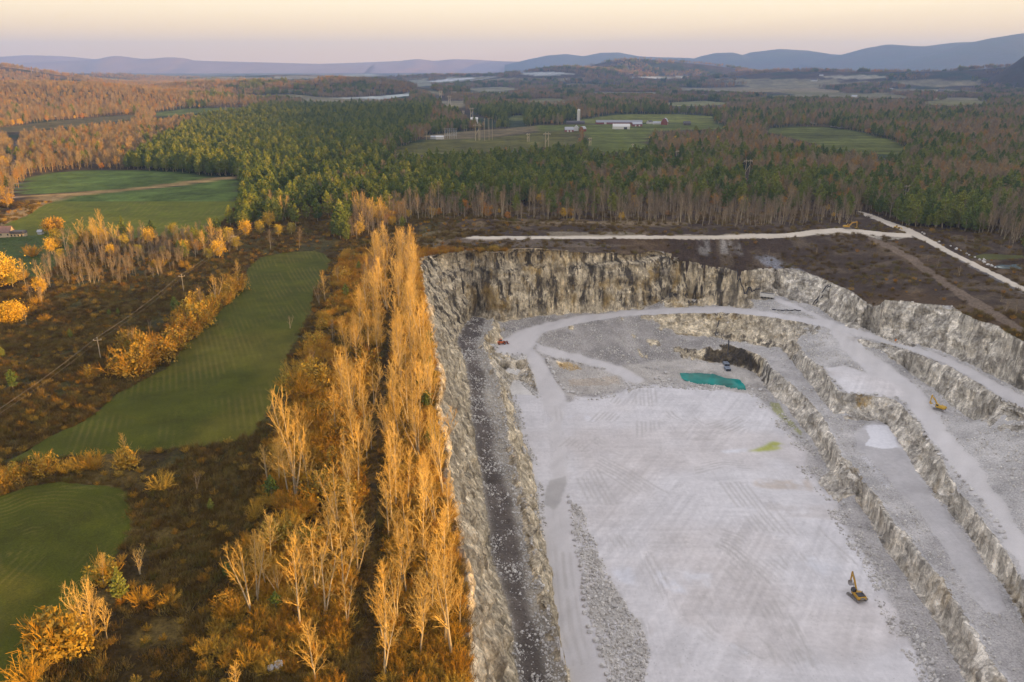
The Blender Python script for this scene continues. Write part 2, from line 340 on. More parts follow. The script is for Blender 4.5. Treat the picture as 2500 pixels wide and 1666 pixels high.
def relax(ctl, cw):
    levels = [(ctl, cw)]
    while min(levels[-1][0].shape) > 16:
        a, w = levels[-1]; h, k = a.shape; h2, k2 = (h + 1) // 2, (k + 1) // 2
        A = np.zeros((h2 * 2, k2 * 2)); W = np.zeros((h2 * 2, k2 * 2)); A[:h, :k] = a; W[:h, :k] = w
        levels.append((A.reshape(h2, 2, k2, 2).sum((1, 3)), W.reshape(h2, 2, k2, 2).sum((1, 3))))
    z = None
    for a, w in reversed(levels):
        known = w > 0; val = np.where(known, a / np.where(known, w, 1), 0)
        if z is None: z = np.full(a.shape, val[known].mean() if known.any() else 0)
        else: z = np.repeat(np.repeat(z, 2, 0), 2, 1)[:a.shape[0], :a.shape[1]]
        z = np.where(known, val, z)
        for _ in range(70):
            p = np.pad(z, 1, mode='edge')
            z = np.where(known, val, 0.25 * (p[:-2, 1:-1] + p[2:, 1:-1] + p[1:-1, :-2] + p[1:-1, 2:]))
    return z
H = relax(ctl, cw)
gyy, gxx = np.gradient(H, G); SLOPE = np.hypot(gxx, gyy)
def blur(a, n=2):
    for _ in range(n):
        p = np.pad(a, 1, mode='edge'); a = (p[:-2, 1:-1] + p[2:, 1:-1] + p[1:-1, :-2] + p[1:-1, 2:] + 2 * p[1:-1, 1:-1]) / 6
    return a
# ---- zones: each cell of the ground is asked which outline of the place it lies in
def ppoly(s):
    out = []
    for seg in s.split('|'):
        w = seg.split()
        for t in w[1:]:
            a = [float(q) for q in t.split(',')]; out.append(px(w[0], a[0], a[1]))
    return np.array(out)
NWX = (fbm(GX, GY, 7, 3, 3) - .5) * 5; NWY = (fbm(GX, GY, 7, 3, 9) - .5) * 5
PROJ = {r: project(GX + NWX * r, GY + NWY * r, H) for r in (0.0, 0.4, 1.0, 2.0)}
def zone(s, r=0.4):
    a, b, c = PROJ[r]; return inside(a, b, ppoly(s)) & (c > 1)
Z_GROUND, Z_FIELD, Z_FLOOR, Z_ROAD, Z_GRAVEL, Z_DARK, Z_CLIFF = range(7)
LAB = np.full(H.shape, Z_GROUND, np.int8)
LAB[PITM] = Z_GRAVEL
FLOORP = np.vstack([PL['floorW'][0], PL['ramp1R'][0][-1:], PL['floorE'][0]])
FL = inside(GX + NWX * .5, GY + NWY * .5, FLOORP) & PITM; LAB[FL] = Z_FLOOR
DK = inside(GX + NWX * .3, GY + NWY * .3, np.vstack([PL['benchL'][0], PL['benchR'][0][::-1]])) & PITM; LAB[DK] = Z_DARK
ROADS = ["A 1050,800 1130,760 1250,700 1400,658 1600,617 1900,582 2350,557|C 300,548 500,572 700,598 900,630 1010,645 1100,668 1300,730 1500,790 1700,850 1900,930 2100,1030 2353,1160 2600,1300 2600,1420 2353,1255 2200,1165 2050,1075 1900,980 1700,890 1500,825 1300,768 1190,740 1060,715 1000,688 800,655 600,620 330,596|A 2350,600 1950,618 1700,655 1480,705 1370,745 1330,790 1260,880 1040,870",
 "C 1030,690 1100,700 1190,760 1330,860 1500,990 1640,1110 1740,1240 1850,1400 1950,1550|D 2050,60 2120,200 2250,420 2353,580 2600,900 2600,1200 2353,820 2220,610 2050,330 1900,150 1800,20|C 1720,1470 1640,1325 1560,1215 1480,1160 1420,1110 1300,1010 1160,870 1090,790",
 "C 640,487 700,498 850,556 1000,628 1080,655 1000,655 850,582 680,522",
 "A 1230,860 1300,830 1380,900 1420,990 1480,1090 1540,1180 1500,1250 1390,1250 1350,1150 1310,1030 1262,900",
 "A 1310,795 1500,845 1700,895 1900,950 2000,1000 2060,1060 1950,1085 1880,1025 1750,972 1600,930 1450,892 1330,850",
 "B 1430,0 1400,250 1375,350 1400,600 1420,900 1440,1100 1490,1300 1545,1550 1560,1700 1840,1700 1790,1550 1700,1250 1640,1050 1610,800 1570,600 1540,400 1530,200 1530,0|A 1520,1400 1490,1200 1400,1200 1440,1400"]
RD = np.zeros(H.shape, bool)
for s in ROADS: RD |= zone(s, 1.0)
RD &= PITM; LAB[RD] = Z_ROAD
PADS = zone("C 1000,965 1150,950 1300,1010 1470,1060 1560,1150 1440,1165 1180,1140 1080,1060") & PITM
PUD = (zone("C 1270,1350 1430,1350 1520,1500 1400,1510 1270,1490 1310,1430") | zone("D 1260,30 1290,25 1410,190 1480,260 1420,220 1350,130")) & PITM
B1 = zone("C 1330,1330 1430,1350 1560,1545|D 1640,150 1720,260 1800,360 1900,500 2000,640 2100,820 2180,960 2240,1060 2180,1100 2080,1080 1980,950 1850,720 1750,560 1640,400 1540,300 1420,160 1290,10|C 1230,1540 1200,1400") & PITM
LAB[PADS | B1] = Z_FLOOR
BROADS = ["F 1060,548 1090,543 1230,544 1400,541 1600,543 1800,536 1930,524 1975,528 2060,536 2095,536 2095,546 1990,541 1930,535 1800,547 1600,551 1400,549 1230,551 1100,553",
 "F 1968,484 1985,488 2090,525 2200,583 2353,660 2600,775 2600,795 2353,672 2200,594 2090,538 1990,498"]
BR = np.zeros(H.shape, bool)
for s in BROADS: BR |= zone(s, 0.0)
BR &= ~PITM; LAB[BR] = Z_ROAD
LT = zone("F 1975,537 1995,540 2050,562 2120,604 2230,680 2353,755 2353,772 2230,703 2120,622 2050,578") & ~PITM
FIELDS = {
 'near': "F 15,1062 100,1008 200,960 285,895 380,850 410,812 460,760 520,700 558,660 570,618 600,592 650,582 720,576 752,588 760,600 735,640 722,680 715,720 690,760 665,810 652,860 640,905 605,965 575,1003 540,1015 430,1030 300,1040 150,1050",
 'corner': "F -300,1180 0,1140 60,1115 140,1105 220,1110 280,1125 305,1160 300,1210 280,1260 235,1320 190,1370 150,1420 100,1480 60,1568 40,1640 -300,1700",
 'lower': "F -200,560 0,520 60,497 100,472 160,452 270,441 400,430 545,409 560,440 540,480 500,518 440,540 360,549 280,553 200,550 150,556 60,545 0,545 -200,560",
 'upper': "F 42,433 60,412 100,400 200,391 300,392 400,397 475,406 440,416 330,430 200,441 50,447",
 'pondgrass': "R 1530,700 1700,660 2000,680 2353,700 2353,740 2000,760 1800,760 1650,750"}
FM = {k: zone(v) & ~PITM for k, v in FIELDS.items()}
for k in FM: LAB[FM[k]] = Z_FIELD
# ---- relief
rel = (fbm(GX, GY, 26, 4, 21) - .5) * 3.0 + (fbm(GX, GY, 5, 3, 22) - .5) * 1.5
rim_d, _ = seg_dist(GX[::4, ::4], GY[::4, ::4], RIMP)
RIMD = np.repeat(np.repeat(rim_d, 4, 0), 4, 1)[:NY, :NX]; RIMD = blur(RIMD, 3)
out_w = np.where(PITM, 0, smooth(2, 18, RIMD)) * blur(np.where((LAB == Z_ROAD), 0.0, np.where(LAB == Z_FIELD, 0.12, 1.0)), 3)
edge = np.minimum(np.minimum(GX - X0, Y1 - GY), 40) / 40; edge = np.clip(edge, 0, 1)
H = H + rel * out_w * edge
gr = (fbm(GX, GY, 4.0, 4, 31) - .5)
gw = blur(np.where(PITM & ((LAB == Z_GRAVEL) | (LAB == Z_DARK)), 1.0, 0.0), 3)
H = H + gr * gw * 2.2
H = H + np.where(LAB == Z_FLOOR, (fbm(GX, GY, 18, 3, 33) - .5) * 0.5, 0)
# berms: a low bank along the outer road edges, rubble ridges
def bank(name, w, h):
    global H
    for P in PL[name]:
        d, _ = seg_dist(GX, GY, P); H = H + np.where(PITM, h * np.exp(-(d / w) ** 2) * (0.6 + 0.8 * fbm(GX, GY, 5, 2, 41)), 0)
RIMB = (RIMD < 3.2) & ~PITM & (GX < 20)
bank('crest', 2.0, 1.3); bank('w3top', 1.5, 0.9); bank('w2top', 1.5, 0.6); bank('roadIn', 1.3, 0.7)
POND = zone("P 140,1120 300,1128 560,1133 800,1143 900,1188 1050,1233 1200,1250 1320,1260 1380,1330 1432,1440 1400,1482 1290,1480 1100,1452 900,1402 720,1390 480,1372 330,1332 210,1272 165,1200", 0.0) & PITM
bpond = blur(POND.astype(float), 6); H = H - 3.0 * bpond
POND2 = zone("R 1800,812 1990,785 2353,765 2600,760 2600,905 2353,905 2000,905 1880,875", 0.0) & ~PITM
H = H - 2.2 * blur(POND2.astype(float), 4)
# ---- cliffs
gyy, gxx = np.gradient(blur(H, 2), G); SLOPE = np.hypot(gxx, gyy)
CL = (SLOPE > 0.72) & (PITM | (RIMD < 4)) & ~RD & (bpond < 0.05)
CL = blur(CL.astype(float), 2) > 0.42
CL &= blur(CL.astype(float), 30) > .22
LAB[CL] = Z_CLIFF
CLM = smooth(0.35, 1.0, blur(CL.astype(float), 4))
CLW = np.clip(smooth(.25, .75, blur(CL.astype(float), 60)), .18, 1)
# ---- albedo
def C3(*c): return np.array(c)
ALB = np.zeros(H.shape + (3,))
n_big = fbm(GX, GY, 45, 3, 51)[..., None]; n_mid = fbm(GX, GY, 11, 4, 52)[..., None]; n_str = fbm(GX * .35, GY, 9, 4, 53)[..., None]
brush = C3(.050, .031, .007) * (1 - n_mid) * 1.5 + C3(.105, .072, .020) * smooth(.45, .75, n_mid)
brush = brush * (1 - .55 * smooth(.5, .62, n_big)) + C3(.055, .055, .015) * .55 * smooth(.5, .62, n_big)
hill = C3(.060, .040, .028) + C3(.05, .04, .025) * smooth(.48, .7, n_mid) + C3(.06, .03, .0) * smooth(.5, .7, n_big) * .4
ALB[:] = np.where(((GX > -55) & (GY > 480))[..., None] | (GX > 120)[..., None], hill, brush)
wr = smooth(110, 170, GX)[..., None]
ALB[LAB == Z_GRAVEL] = ((C3(.33, .305, .28) * (1 - wr) + C3(.44, .42, .40) * wr) * (.6 + .8 * n_mid))[LAB == Z_GRAVEL]
BERM = inside(GX, GY, np.vstack([PL['benchR'][0], PL['crest'][0][::-1]])) & PITM & (LAB == Z_GRAVEL)
flat_ = ((SLOPE < .22) & (GX > 60))[..., None] & (LAB == Z_GRAVEL)[..., None]
PALE = zone("A 1400,900 1600,925 1900,960 2000,930 2350,905|C 200,905 500,960 560,1010 640,1130 600,1200 520,1140 330,1110 0,1060|A 2100,1070 1900,1110 1600,1160 1520,1140 1450,1000", 1.0) & (LAB == Z_GRAVEL)
ALB[:] = np.where(flat_, ALB * .45 + C3(.46, .43, .405) * .55 * (.85 + .3 * n_mid), ALB)
ALB[PALE] = (C3(.45, .415, .37) * (.75 + .5 * n_mid))[PALE]
ALB[BERM] = (C3(.40, .36, .29) * (.6 + .8 * n_mid))[BERM]
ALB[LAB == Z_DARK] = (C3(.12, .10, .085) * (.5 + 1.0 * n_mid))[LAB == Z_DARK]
streak = fbm(GX * .8 + GY * .35, GY * .12 - GX * .08, 5, 4, 61)[..., None]
ra, rb = GX * .86 - GY * .5, GX * .5 + GY * .86
streak2 = fbm(ra, rb / 26, 1.6, 4, 63)[..., None]; streak3 = fbm(GX / 18, GY, 1.8, 3, 64)[..., None]
smk = smooth(.45, .65, fbm(GX, GY, 55, 3, 65))[..., None]
fcol = C3(.60, .578, .572) * (.86 + .26 * n_mid) * (1 + (.30 * streak2 - .16) * smk) * (.93 + .14 * streak3) - C3(.035, .05, .065) * smooth(.5, .75, n_big)
ALB[LAB == Z_FLOOR] = fcol[LAB == Z_FLOOR]
ALB[LAB == Z_ROAD] = (C3(.53, .505, .49) * (.85 + .3 * streak2))[LAB == Z_ROAD]
ALB[B1] = (C3(.43, .41, .40) * (.8 + .4 * n_mid))[B1]
ALB[BR] = (C3(.50, .44, .36) * (.85 + .3 * n_mid))[BR]
ALB[LT] = (C3(.17, .125, .09) * (.8 + .4 * n_mid))[LT]
ALB[RIMB] = (C3(.36, .27, .17) * (.5 + 1.0 * n_mid))[RIMB]
ALB[PUD] = C3(.66, .65, .66)
wgrey = np.maximum(smooth(140, 200, GX), smooth(40, 90, GX) * (GY < 455))[..., None]; rk = C3(.585, .53, .43) * (1 - wgrey) + C3(.56, .555, .555) * wgrey
ALB[LAB == Z_CLIFF] = (rk * (.7 + .6 * n_mid))[LAB == Z_CLIFF]
# rows of the crop follow the field edge
FD = {}
for k, ang in (('near', None), ('corner', None), ('lower', None), ('upper', None)):
    P = np.column_stack([ppoly(FIELDS[k])]); W = np.array([on_z('S', a, b, 0) + (0,) for a, b in P])
    d, _ = seg_dist(GX, GY, np.vstack([W, W[:1]])); FD[k] = d
def rows(d, period, k): return 0.5 + 0.5 * np.sin(d * 2 * math.pi / period + 1.2 * n_big[..., 0])
g1 = C3(.053, .058, .003); g2 = C3(.26, .19, .06)
for k, per, amt in (('near', 2.1, .20), ('corner', 2.1, .17), ('lower', 5.0, .15), ('upper', 5.0, .15)):
    m = FM[k]; dd = FD[k]
    if k == 'near':
        ax = on_z('F', 640, 700, 0); dd = (GX - ax[0]) * 0.86 + (GY - ax[1]) * 0.34 + 3.0 * np.sin(GY / 60.0)
    gate = fbm(GX, GY, 5, 2, 72)
    if k == 'near':
        al = -(GX - ax[0]) * .34 + (GY - ax[1]) * .86; gate = fbm(dd, al / 22, 1.8, 2, 72)
    st = smooth(.66, .98, rows(dd, per, k)) * smooth(.30, .62, fbm(GX, GY, 18, 3, 71)) * smooth(.25, .5, gate) * amt * 1.2
    base = g1 * (.75 + .6 * n_mid) * (1.75 if k in ('lower', 'upper') else 1.0)
    base = base + C3(.03, .018, .004) * smooth(.5, .7, n_big) * (0 if k in ('lower', 'upper') else 1)
    c = base * (1 - st[..., None]) + g2 * st[..., None]
    ALB[m] = c[m]
ALB[FM['pondgrass']] = (C3(.075, .075, .02) * (.7 + .6 * n_mid))[FM['pondgrass']]
# strips with their own look
def paint(s, col, r=1.0, amt=1.0, m=None, var=.5, soft=False):
    global ALB
    soft = soft or (m is FL)
    k = zone(s, r)
    if m is not None: k &= m
    jj, ii = np.nonzero(k)
    if not len(jj): return
    a, b, c, d = max(0, jj.min() - 12), jj.max() + 13, max(0, ii.min() - 12), ii.max() + 13
    w = blur(k[a:b, c:d].astype(float), 5 if soft else 1)
    w = (w * amt * (smooth(.25, .6, fbm(GX[a:b, c:d], GY[a:b, c:d], 6, 3, 77)) if soft else 1))[..., None]
    ALB[a:b, c:d] = ALB[a:b, c:d] * (1 - w) + (C3(*col) * (1 - var * .5 + var * n_mid[a:b, c:d])) * w
paint("F 0,500 40,470 60,450 200,441 330,430 440,416 520,404 545,408 400,428 270,441 160,452 100,472 60,496 0,520", (.30, .20, .09), 0.4)
paint("T 0,1440 60,1380 150,1340 260,1330 300,1340 200,1390 100,1420", (.06, .035, .02), 1.0)
paint("F -100,545 0,540 60,540 150,548 180,560 140,600 100,640 0,640", (.06, .085, .018), 1.0, 1.0, ~PITM)
paint("F 0,480 30,420 40,380 30,380 0,430", (.10, .085, .08), 0.0, .8)
paint("B 270,0 215,800 200,1550 130,1550 170,800 200,0|A 220,1550 260,1200 300,900 330,600 370,450 390,600 350,900 320,1200 290,1550", (.045, .030, .016), 0.4, .8, ~PITM)
paint("M 1720,1050 1850,1050 1950,1200 2080,1400 2050,1560 1700,1560 1640,1300", (.22, .125, .03), 1.0, .8)
paint("A 455,60 700,40 880,20 700,110 640,170 500,170", (.20, .15, .08), .4, .7, ~PITM)
paint("A 800,90 1400,105 1700,120 2000,140 1700,150 1100,150 830,130", (.15, .115, .085), 1.0, .8, ~PITM); paint("A 1400,52 1880,46 2100,66 1880,74 1400,78", (.24, .20, .14), 1.0, .7, ~PITM); paint("C 0,66 500,60 900,45 1150,28 1250,55 1150,70 900,75 500,88 0,96", (.40, .34, .25), .4, .8, ~PITM & (LAB != Z_ROAD)); paint("C 1230,30 1400,75 1600,60 1600,80 1400,100 1260,70", (.42, .38, .31), .4, .8, ~PITM & (LAB != Z_ROAD)); paint("R 620,400 960,560 1300,700 1600,860 2000,1080 2353,1260 2353,1345 1900,1120 1500,900 1000,610", (.20, .20, .21), .4, .6, ~PITM & (LAB != Z_ROAD))
paint("C 140,100 220,100 235,200 150,190", (.24, .22, .2), 1.0, .95, ~PITM, .7, True); paint("C 285,95 340,100 345,200 300,210", (.24, .22, .2), 1.0, .95, ~PITM, .7, True); paint("C 360,100 440,110 450,200 345,215", (.24, .22, .2), 1.0, .95, ~PITM, .7, True)
paint("C 530,215 610,200 700,230 800,280 950,350 870,330 770,290 650,290", (.22, .22, .24), .4, 1.0, ~PITM, .7, True)
paint("U 880,1475 1500,1482 2353,1478 2353,1535 1500,1530 900,1540", (.17, .115, .055), 1.0, .75, ~PITM & (LAB != Z_ROAD), .6, True)
paint("U 1120,1490 1500,1500 2000,1490 2353,1500 2353,1520 2000,1520 1500,1515 1120,1505", (.27, .2, .12), .4, .7, ~PITM)
_sm = PITM & (LAB != Z_CLIFF)
_in = smooth(.9, .995, blur((LAB == Z_FLOOR).astype(float), 12))
for _c in range(3): ALB[..., _c] = np.where(_sm, blur(ALB[..., _c], 9) * (1 - _in) + ALB[..., _c] * _in, ALB[..., _c])
CLF = LAB == Z_CLIFF
paint("A 1000,880 1290,880 1360,1150 1150,1150 1030,1000", (.60, .57, .52), 1.0, .9, PITM & (LAB != Z_ROAD), .5)
paint("A 845,180 1000,186 1250,235 1245,300 1050,305 850,285", (.10, .085, .065), 1.0, .85, CLF, .9, True); paint("A 870,330 1010,330 1200,380 1150,500 1120,620 1040,640 930,560 880,450", (.17, .15, .12), 2.0, .7, CLF, .9, True)
paint("A 1235,180 1560,185 1560,275 1340,290 1250,260", (.50, .34, .11), 1.0, .7, CLF, .7, True); paint("A 1400,420 1520,400 1520,560 1450,580", (.48, .33, .12), 1.0, .6, CLF, .7, True); paint("A 1940,300 2100,330 2080,540 1980,520", (.20, .15, .07), 1.0, .7, CLF, .8, True)
paint("C 0,480 200,510 560,400 600,370 300,380 160,420 0,450", (.42, .29, .10), 1.0, .7, CLF, .8, True); paint("A 1260,480 1700,470 1900,520 1700,590 1400,610 1180,640", (.62, .56, .44), 2.0, .6, CLF, .6, True)
# floor marks: damp, ochre and green patches, pale dried pools
paint("D 540,180 900,190 950,260 700,250 540,230", (.46, .37, .28), 1.0, .6, FL); paint("D 600,340 1100,350 1130,450 700,430", (.42, .38, .35), 1.0, .5, FL)
paint("C 480,1530 580,1500 660,1460 750,1485 700,1520 560,1530", (.38, .40, .07), .4, .9, FL); paint("C 640,1190 700,1210 760,1300 860,1400 840,1420 740,1330 660,1250", (.30, .30, .12), .4, .8)
paint("C 300,1525 480,1510 480,1535 320,1540", (.66, .66, .68), .4, .8, FL)
paint("B 1830,780 1960,760 2010,860 2100,900 2230,960 2150,860 2060,760 2100,770 2250,840 2340,950 2200,940 2020,900 1880,870", (.66, .66, .69), .4, .8, FL)
paint("A 1470,930 1560,930 1640,975 1560,990 1480,960", (.42, .28, .1), .4, .8); paint("A 1540,1050 1860,1020 1900,1070 1700,1090 1560,1090", (.44, .36, .27), .4, .6)
paint("A 1520,1290 1640,1280 1730,1320 1640,1335", (.66, .66, .69), .4, .7, FL)
paint("D 870,700 1050,710 1120,790 1000,840 880,760", (.65, .65, .67), .4, .6, FL); paint("D 10,790 240,820 250,910 100,900", (.65, .65, .67), .4, .6, FL); paint("D 330,1280 450,1290 520,1350 400,1360", (.65, .65, .67), 1.0, .6, FL)
paint("B 1410,190 1525,155 1530,220 1490,330 1450,385 1375,350", (.40, .38, .36), .4, .9)
paint("B 1555,330 1620,360 1680,500 1760,700 1850,900 1920,1000 2030,1150 2110,1380 2060,1560 1830,1560 1740,1260 1680,1100 1650,800 1590,560", (.47, .44, .39), 1.0, .9, PITM, .8, True)
paint("F 600,1010 645,915 690,770 720,700 760,610 880,540 890,700 880,900 868,1250 860,1568 560,1568 545,1420 590,1330 600,1200 575,1080", (.125, .070, .012), 2.0, .75, ~PITM, .9, True)
# tyre tracks: pairs of wheel lines
def track(s, gauge=2.6, wdt=.55, col=(.42, .395, .37), amt=.55, n=1, z=-65):
    P = poly(s, z)
    d, _ = seg_dist(GX, GY, P); d = np.where((np.hypot(GX - P[0, 0], GY - P[0, 1]) < 7) | (np.hypot(GX - P[-1, 0], GY - P[-1, 1]) < 7), 99, d)
    k = np.zeros(H.shape)
    for j in range(n): k = np.maximum(k, np.exp(-((np.abs(d - j * 4.5) - gauge / 2) / wdt) ** 2))
    k = (k * amt * 1.15 * smooth(.38, .62, fbm(GX, GY, 11, 2, 81 + n)) * FL)[..., None]
    global ALB
    ALB = ALB * (1 - k) + C3(*col) * k
for s in ["B 1600,0 1700,200 1850,480 2000,700 2200,1100 2353,1500", "B 1660,20 1900,150 2100,280 2200,330", "A 2060,1080 2080,1300 2090,1550", "A 1990,1050 1900,1200 1750,1350 1530,1540", "A 2110,1200 2200,1300 2350,1400",
          "D 200,550 380,610 550,740 700,860 850,990 1000,1050 1080,1060 1130,1030 1140,980", "D 310,100 420,260 560,440 720,620 900,820", "D 690,290 800,430 940,590 1100,740 1180,820", "D 1120,1050 1250,1180 1350,1240", "D 30,120 300,60 560,80", "D 0,1100 200,1300 420,1450 600,1550",
          "B 2060,1040 2150,1300 2170,1550", "A 1700,1400 1850,1500 2000,1550", "D 100,560 330,700 520,900 700,1200 820,1550", "D 560,1160 800,1400 950,1550", "C 30,1300 200,1400 420,1330", "C 60,1540 300,1420 520,1300"]:
    track(s, n=2)
for s in ["B 1455,300 1490,800 1530,1200 1640,1550", "B 1500,300 1540,800 1600,1200 1700,1550", "A 1460,1150 1480,1300 1500,1540"]:
    track(s, wdt=.5, amt=.5)
STAIN = np.where((GY > 430) & (GX < 150), 1.0, 0.45) * smooth(-47, -40, H) + np.where((GY < 500) & (GX > 90) & (H < -50), .9, 0) * (GY > 440)
WET = zone("P 620,860 700,700 850,600 1000,560 1200,620 1400,720 1560,850 1690,1010 1660,1150 1300,1070 900,985 640,940", 0.4) & PITM
ALB[WET & (LAB == Z_CLIFF)] = (C3(.060, .042, .016) * (.4 + 1.2 * n_mid))[WET & (LAB == Z_CLIFF)]
OCHRE = np.where((GY > 455) & (GX > -30) & (GX < 150), .95 * smooth(-47, -43, H), 0.05); OCHRE = np.maximum(OCHRE, zone("C 1090,1140 1450,1150 1480,1330 1090,1330", 1.0) * 1.3)
OCHRE = np.maximum(OCHRE, ((GX > 60) & (GY < 330) & (H < -50)) * .45)

# ---- build the meshes, one per kind of ground
VX, VY, VZ = GX.copy(), GY.copy(), H.copy()
nrm = np.maximum(SLOPE, 1e-3)
ux, uy = -gxx / nrm, -gyy / nrm            # downhill direction
vis = project(VX, VY, VZ)
VIS = (vis[2] > 20) & (vis[0] > -330) & (vis[0] < 2830) & (vis[1] < 1900)
cellvis = VIS[:-1, :-1] | VIS[1:, :-1] | VIS[:-1, 1:] | VIS[1:, 1:]
bl = cellvis.reshape((NY - 1) // 8, 8, (NX - 1) // 8, 8).any((1, 3))
cellvis = np.repeat(np.repeat(bl, 8, 0), 8, 1)
cl_lab = np.max(np.stack([LAB[:-1, :-1], LAB[1:, :-1], LAB[:-1, 1:], LAB[1:, 1:]]), 0)
cl_lab = np.where(cl_lab == Z_CLIFF, Z_CLIFF, LAB[:-1, :-1])
def grid_object(name, sel, m, attrs=False):
    iy, ix = np.nonzero(sel)
    q = np.stack([iy * NX + ix, iy * NX + ix + 1, (iy + 1) * NX + ix + 1, (iy + 1) * NX + ix], 1)
    u, inv = np.unique(q.ravel(), return_inverse=True)
    V = np.column_stack([VX.ravel()[u], VY.ravel()[u], VZ.ravel()[u]])
    me = make_mesh(name, V, inv.reshape(-1, 4), [m], True, cols=ALB.reshape(-1, 3)[u])
    return tag(link(name, me), kind='structure')
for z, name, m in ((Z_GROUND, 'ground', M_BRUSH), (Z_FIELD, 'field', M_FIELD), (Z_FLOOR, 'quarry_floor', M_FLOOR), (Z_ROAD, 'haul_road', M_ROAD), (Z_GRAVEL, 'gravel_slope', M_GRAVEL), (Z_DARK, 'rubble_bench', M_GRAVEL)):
    sel = (cl_lab == z) & cellvis
    if sel.any(): grid_object(name, sel, m)
# the rock faces: finer mesh, broken up along their own slope
iy, ix = np.nonzero((cl_lab == Z_CLIFF) & cellvis)
K = 3
def bil(A, s, t):
    return (A[iy, ix] * (1 - s) * (1 - t) + A[iy, ix + 1] * s * (1 - t) + A[iy + 1, ix] * (1 - s) * t + A[iy + 1, ix + 1] * s * t)
keys = {}; Vs = []; Fi = []
gidx = {}
nid = np.zeros((len(iy), K + 1, K + 1), np.int64)
for a in range(K + 1):
    for b in range(K + 1):
        nid[:, a, b] = (iy * K + a) * (NX * K + 1) + ix * K + b
u, first, inv = np.unique(nid.ravel(), return_index=True, return_inverse=True)
inv = inv.reshape(nid.shape)
cell = first // ((K + 1) ** 2); ab = first % ((K + 1) ** 2); A_, B_ = (ab // (K + 1)) / K, (ab % (K + 1)) / K
iy, ix = iy[cell], ix[cell]
cx_, cy_, cz_ = bil(VX, B_, A_), bil(VY, B_, A_), bil(VZ, B_, A_)
mk = bil(CLM, B_, A_); dx_, dy_ = bil(ux, B_, A_), bil(uy, B_, A_); sl_ = bil(SLOPE, B_, A_)
n1 = fbm(cx_, cy_, 11, 4, 101, cz_, 9) - .5; n2 = fbm(cx_, cy_, 2.2, 3, 102, cz_, 3.0) - .5
blk = np.floor(fbm(cx_, cy_, 6, 2, 103, cz_, 9) * 9) / 9 - .5
ledge = np.abs(((cz_ + 3 * n1) / 11.0) % 1 - .5)
wide = bil(CLW, B_, A_)
upl = smooth(-13.5, -11.5, cz_ + 4 * n1) * (cy_ > 430) * (np.abs(dy_) > .6) * (cx_ < 150)
off = mk * (-4.5 * upl * wide + n1 * 7 * wide + n2 * 2.0 * (.4 + .6 * wide) + blk * 4.5 * wide + (ledge - .25) * 3.0 * smooth(1.2, 2.0, sl_) * wide)
cx_ = cx_ + dx_ * off; cy_ = cy_ + dy_ * off; cz_ = cz_ + mk * (n2 * 1.2)
F = np.stack([inv[:, :-1, :-1], inv[:, :-1, 1:], inv[:, 1:, 1:], inv[:, 1:, :-1]], -1).reshape(-1, 4)
me = make_mesh('cliff', np.column_stack([cx_, cy_, cz_]), F, [M_ROCK], True, cols=np.column_stack([bil(ALB[..., j], B_, A_) for j in range(3)]))
for nm, arr in (('stain', STAIN), ('ochre', OCHRE)):
    at = me.attributes.new(nm, 'FLOAT', 'POINT'); at.data.foreach_set('value', np.ascontiguousarray(bil(arr, B_, A_), np.float32))
tag(link('cliff', me), kind='structure')
def hz(x, y):
    """ground height"""
    fx = (x - X0) / G; fy = (y - Y0) / G; i = int(fx); j = int(fy)
    if 0 <= i < NX - 1 and 0 <= j < NY - 1:
        a, b = fx - i, fy - j
        return float((H[j, i] * (1 - a) + H[j, i + 1] * a) * (1 - b) + (H[j + 1, i] * (1 - a) + H[j + 1, i + 1] * a) * b)
    return float(far_z(np.array([x]), np.array([y]))[0])
def hit(k, x, y):
    """where the line of sight through that spot of the photograph meets the ground"""
    d = ray(*px(k, x, y)); d = d / d[1]
    ts = np.arange(Y0, Y1 - 1, 0.5); xs = d[0] * ts; zs = CAM_H + d[2] * ts
    ii = np.clip(np.round((xs - X0) / G).astype(int), 0, NX - 1); jj = np.clip(np.round((ts - Y0) / G).astype(int), 0, NY - 1)
    m = (zs <= H[jj, ii]) & (xs > X0) & (xs < X1)
    if m.any():
        q = int(np.argmax(m)); return xs[q], ts[q], H[jj[q], ii[q]]
    X, Y = on_z(k, x, y, 0.0)
    z = hz(X, Y); X, Y = on_z(k, x, y, z) if z < CAM_H - 5 else (X, Y)
    return X, Y, hz(X, Y)
# ------------------------------------------------------------------ water
def m_water(name, col, rough=0.08):
    m = mat(name, col, rough, spec=0.5); t = NT(m); v = t.coord()
    n = t.noise(v, 0.08, 3); t.out(t.mix(t.ramp(n, [(.35, 0.0), (.65, 1.0)]), tuple(c * .6 for c in col), tuple(min(1, c * 1.35) for c in col)), t.bump(t.noise(v, 1.5, 3), 0.04, 0.1)); return m
def water(name, s, z, m):
    P = poly(s, z); c = P.mean(0); n = len(P); V = np.vstack([P[:, :3], c]); V[:, 2] = z
    link(name, make_mesh(name, V, np.array([[i, (i + 1) % n, n] for i in range(n)]), [m]))
    tag(bpy.data.objects[name], kind='structure')
water('pond_water', "P 100,1100 300,1110 560,1118 800,1128 920,1172 1060,1215 1200,1232 1330,1242 1400,1320 1460,1440 1420,1510 1290,1505 1090,1475 890,1425 710,1410 460,1392 310,1350 190,1290 130,1200", -66.1, m_water('turquoise_water', (.003, .20, .175)))
water('pool_water', "R 1780,800 1990,775 2353,755 2700,745 2700,930 2353,920 2000,915 1860,885", -7.6, m_water('grey_water', (.10, .14, .15)))

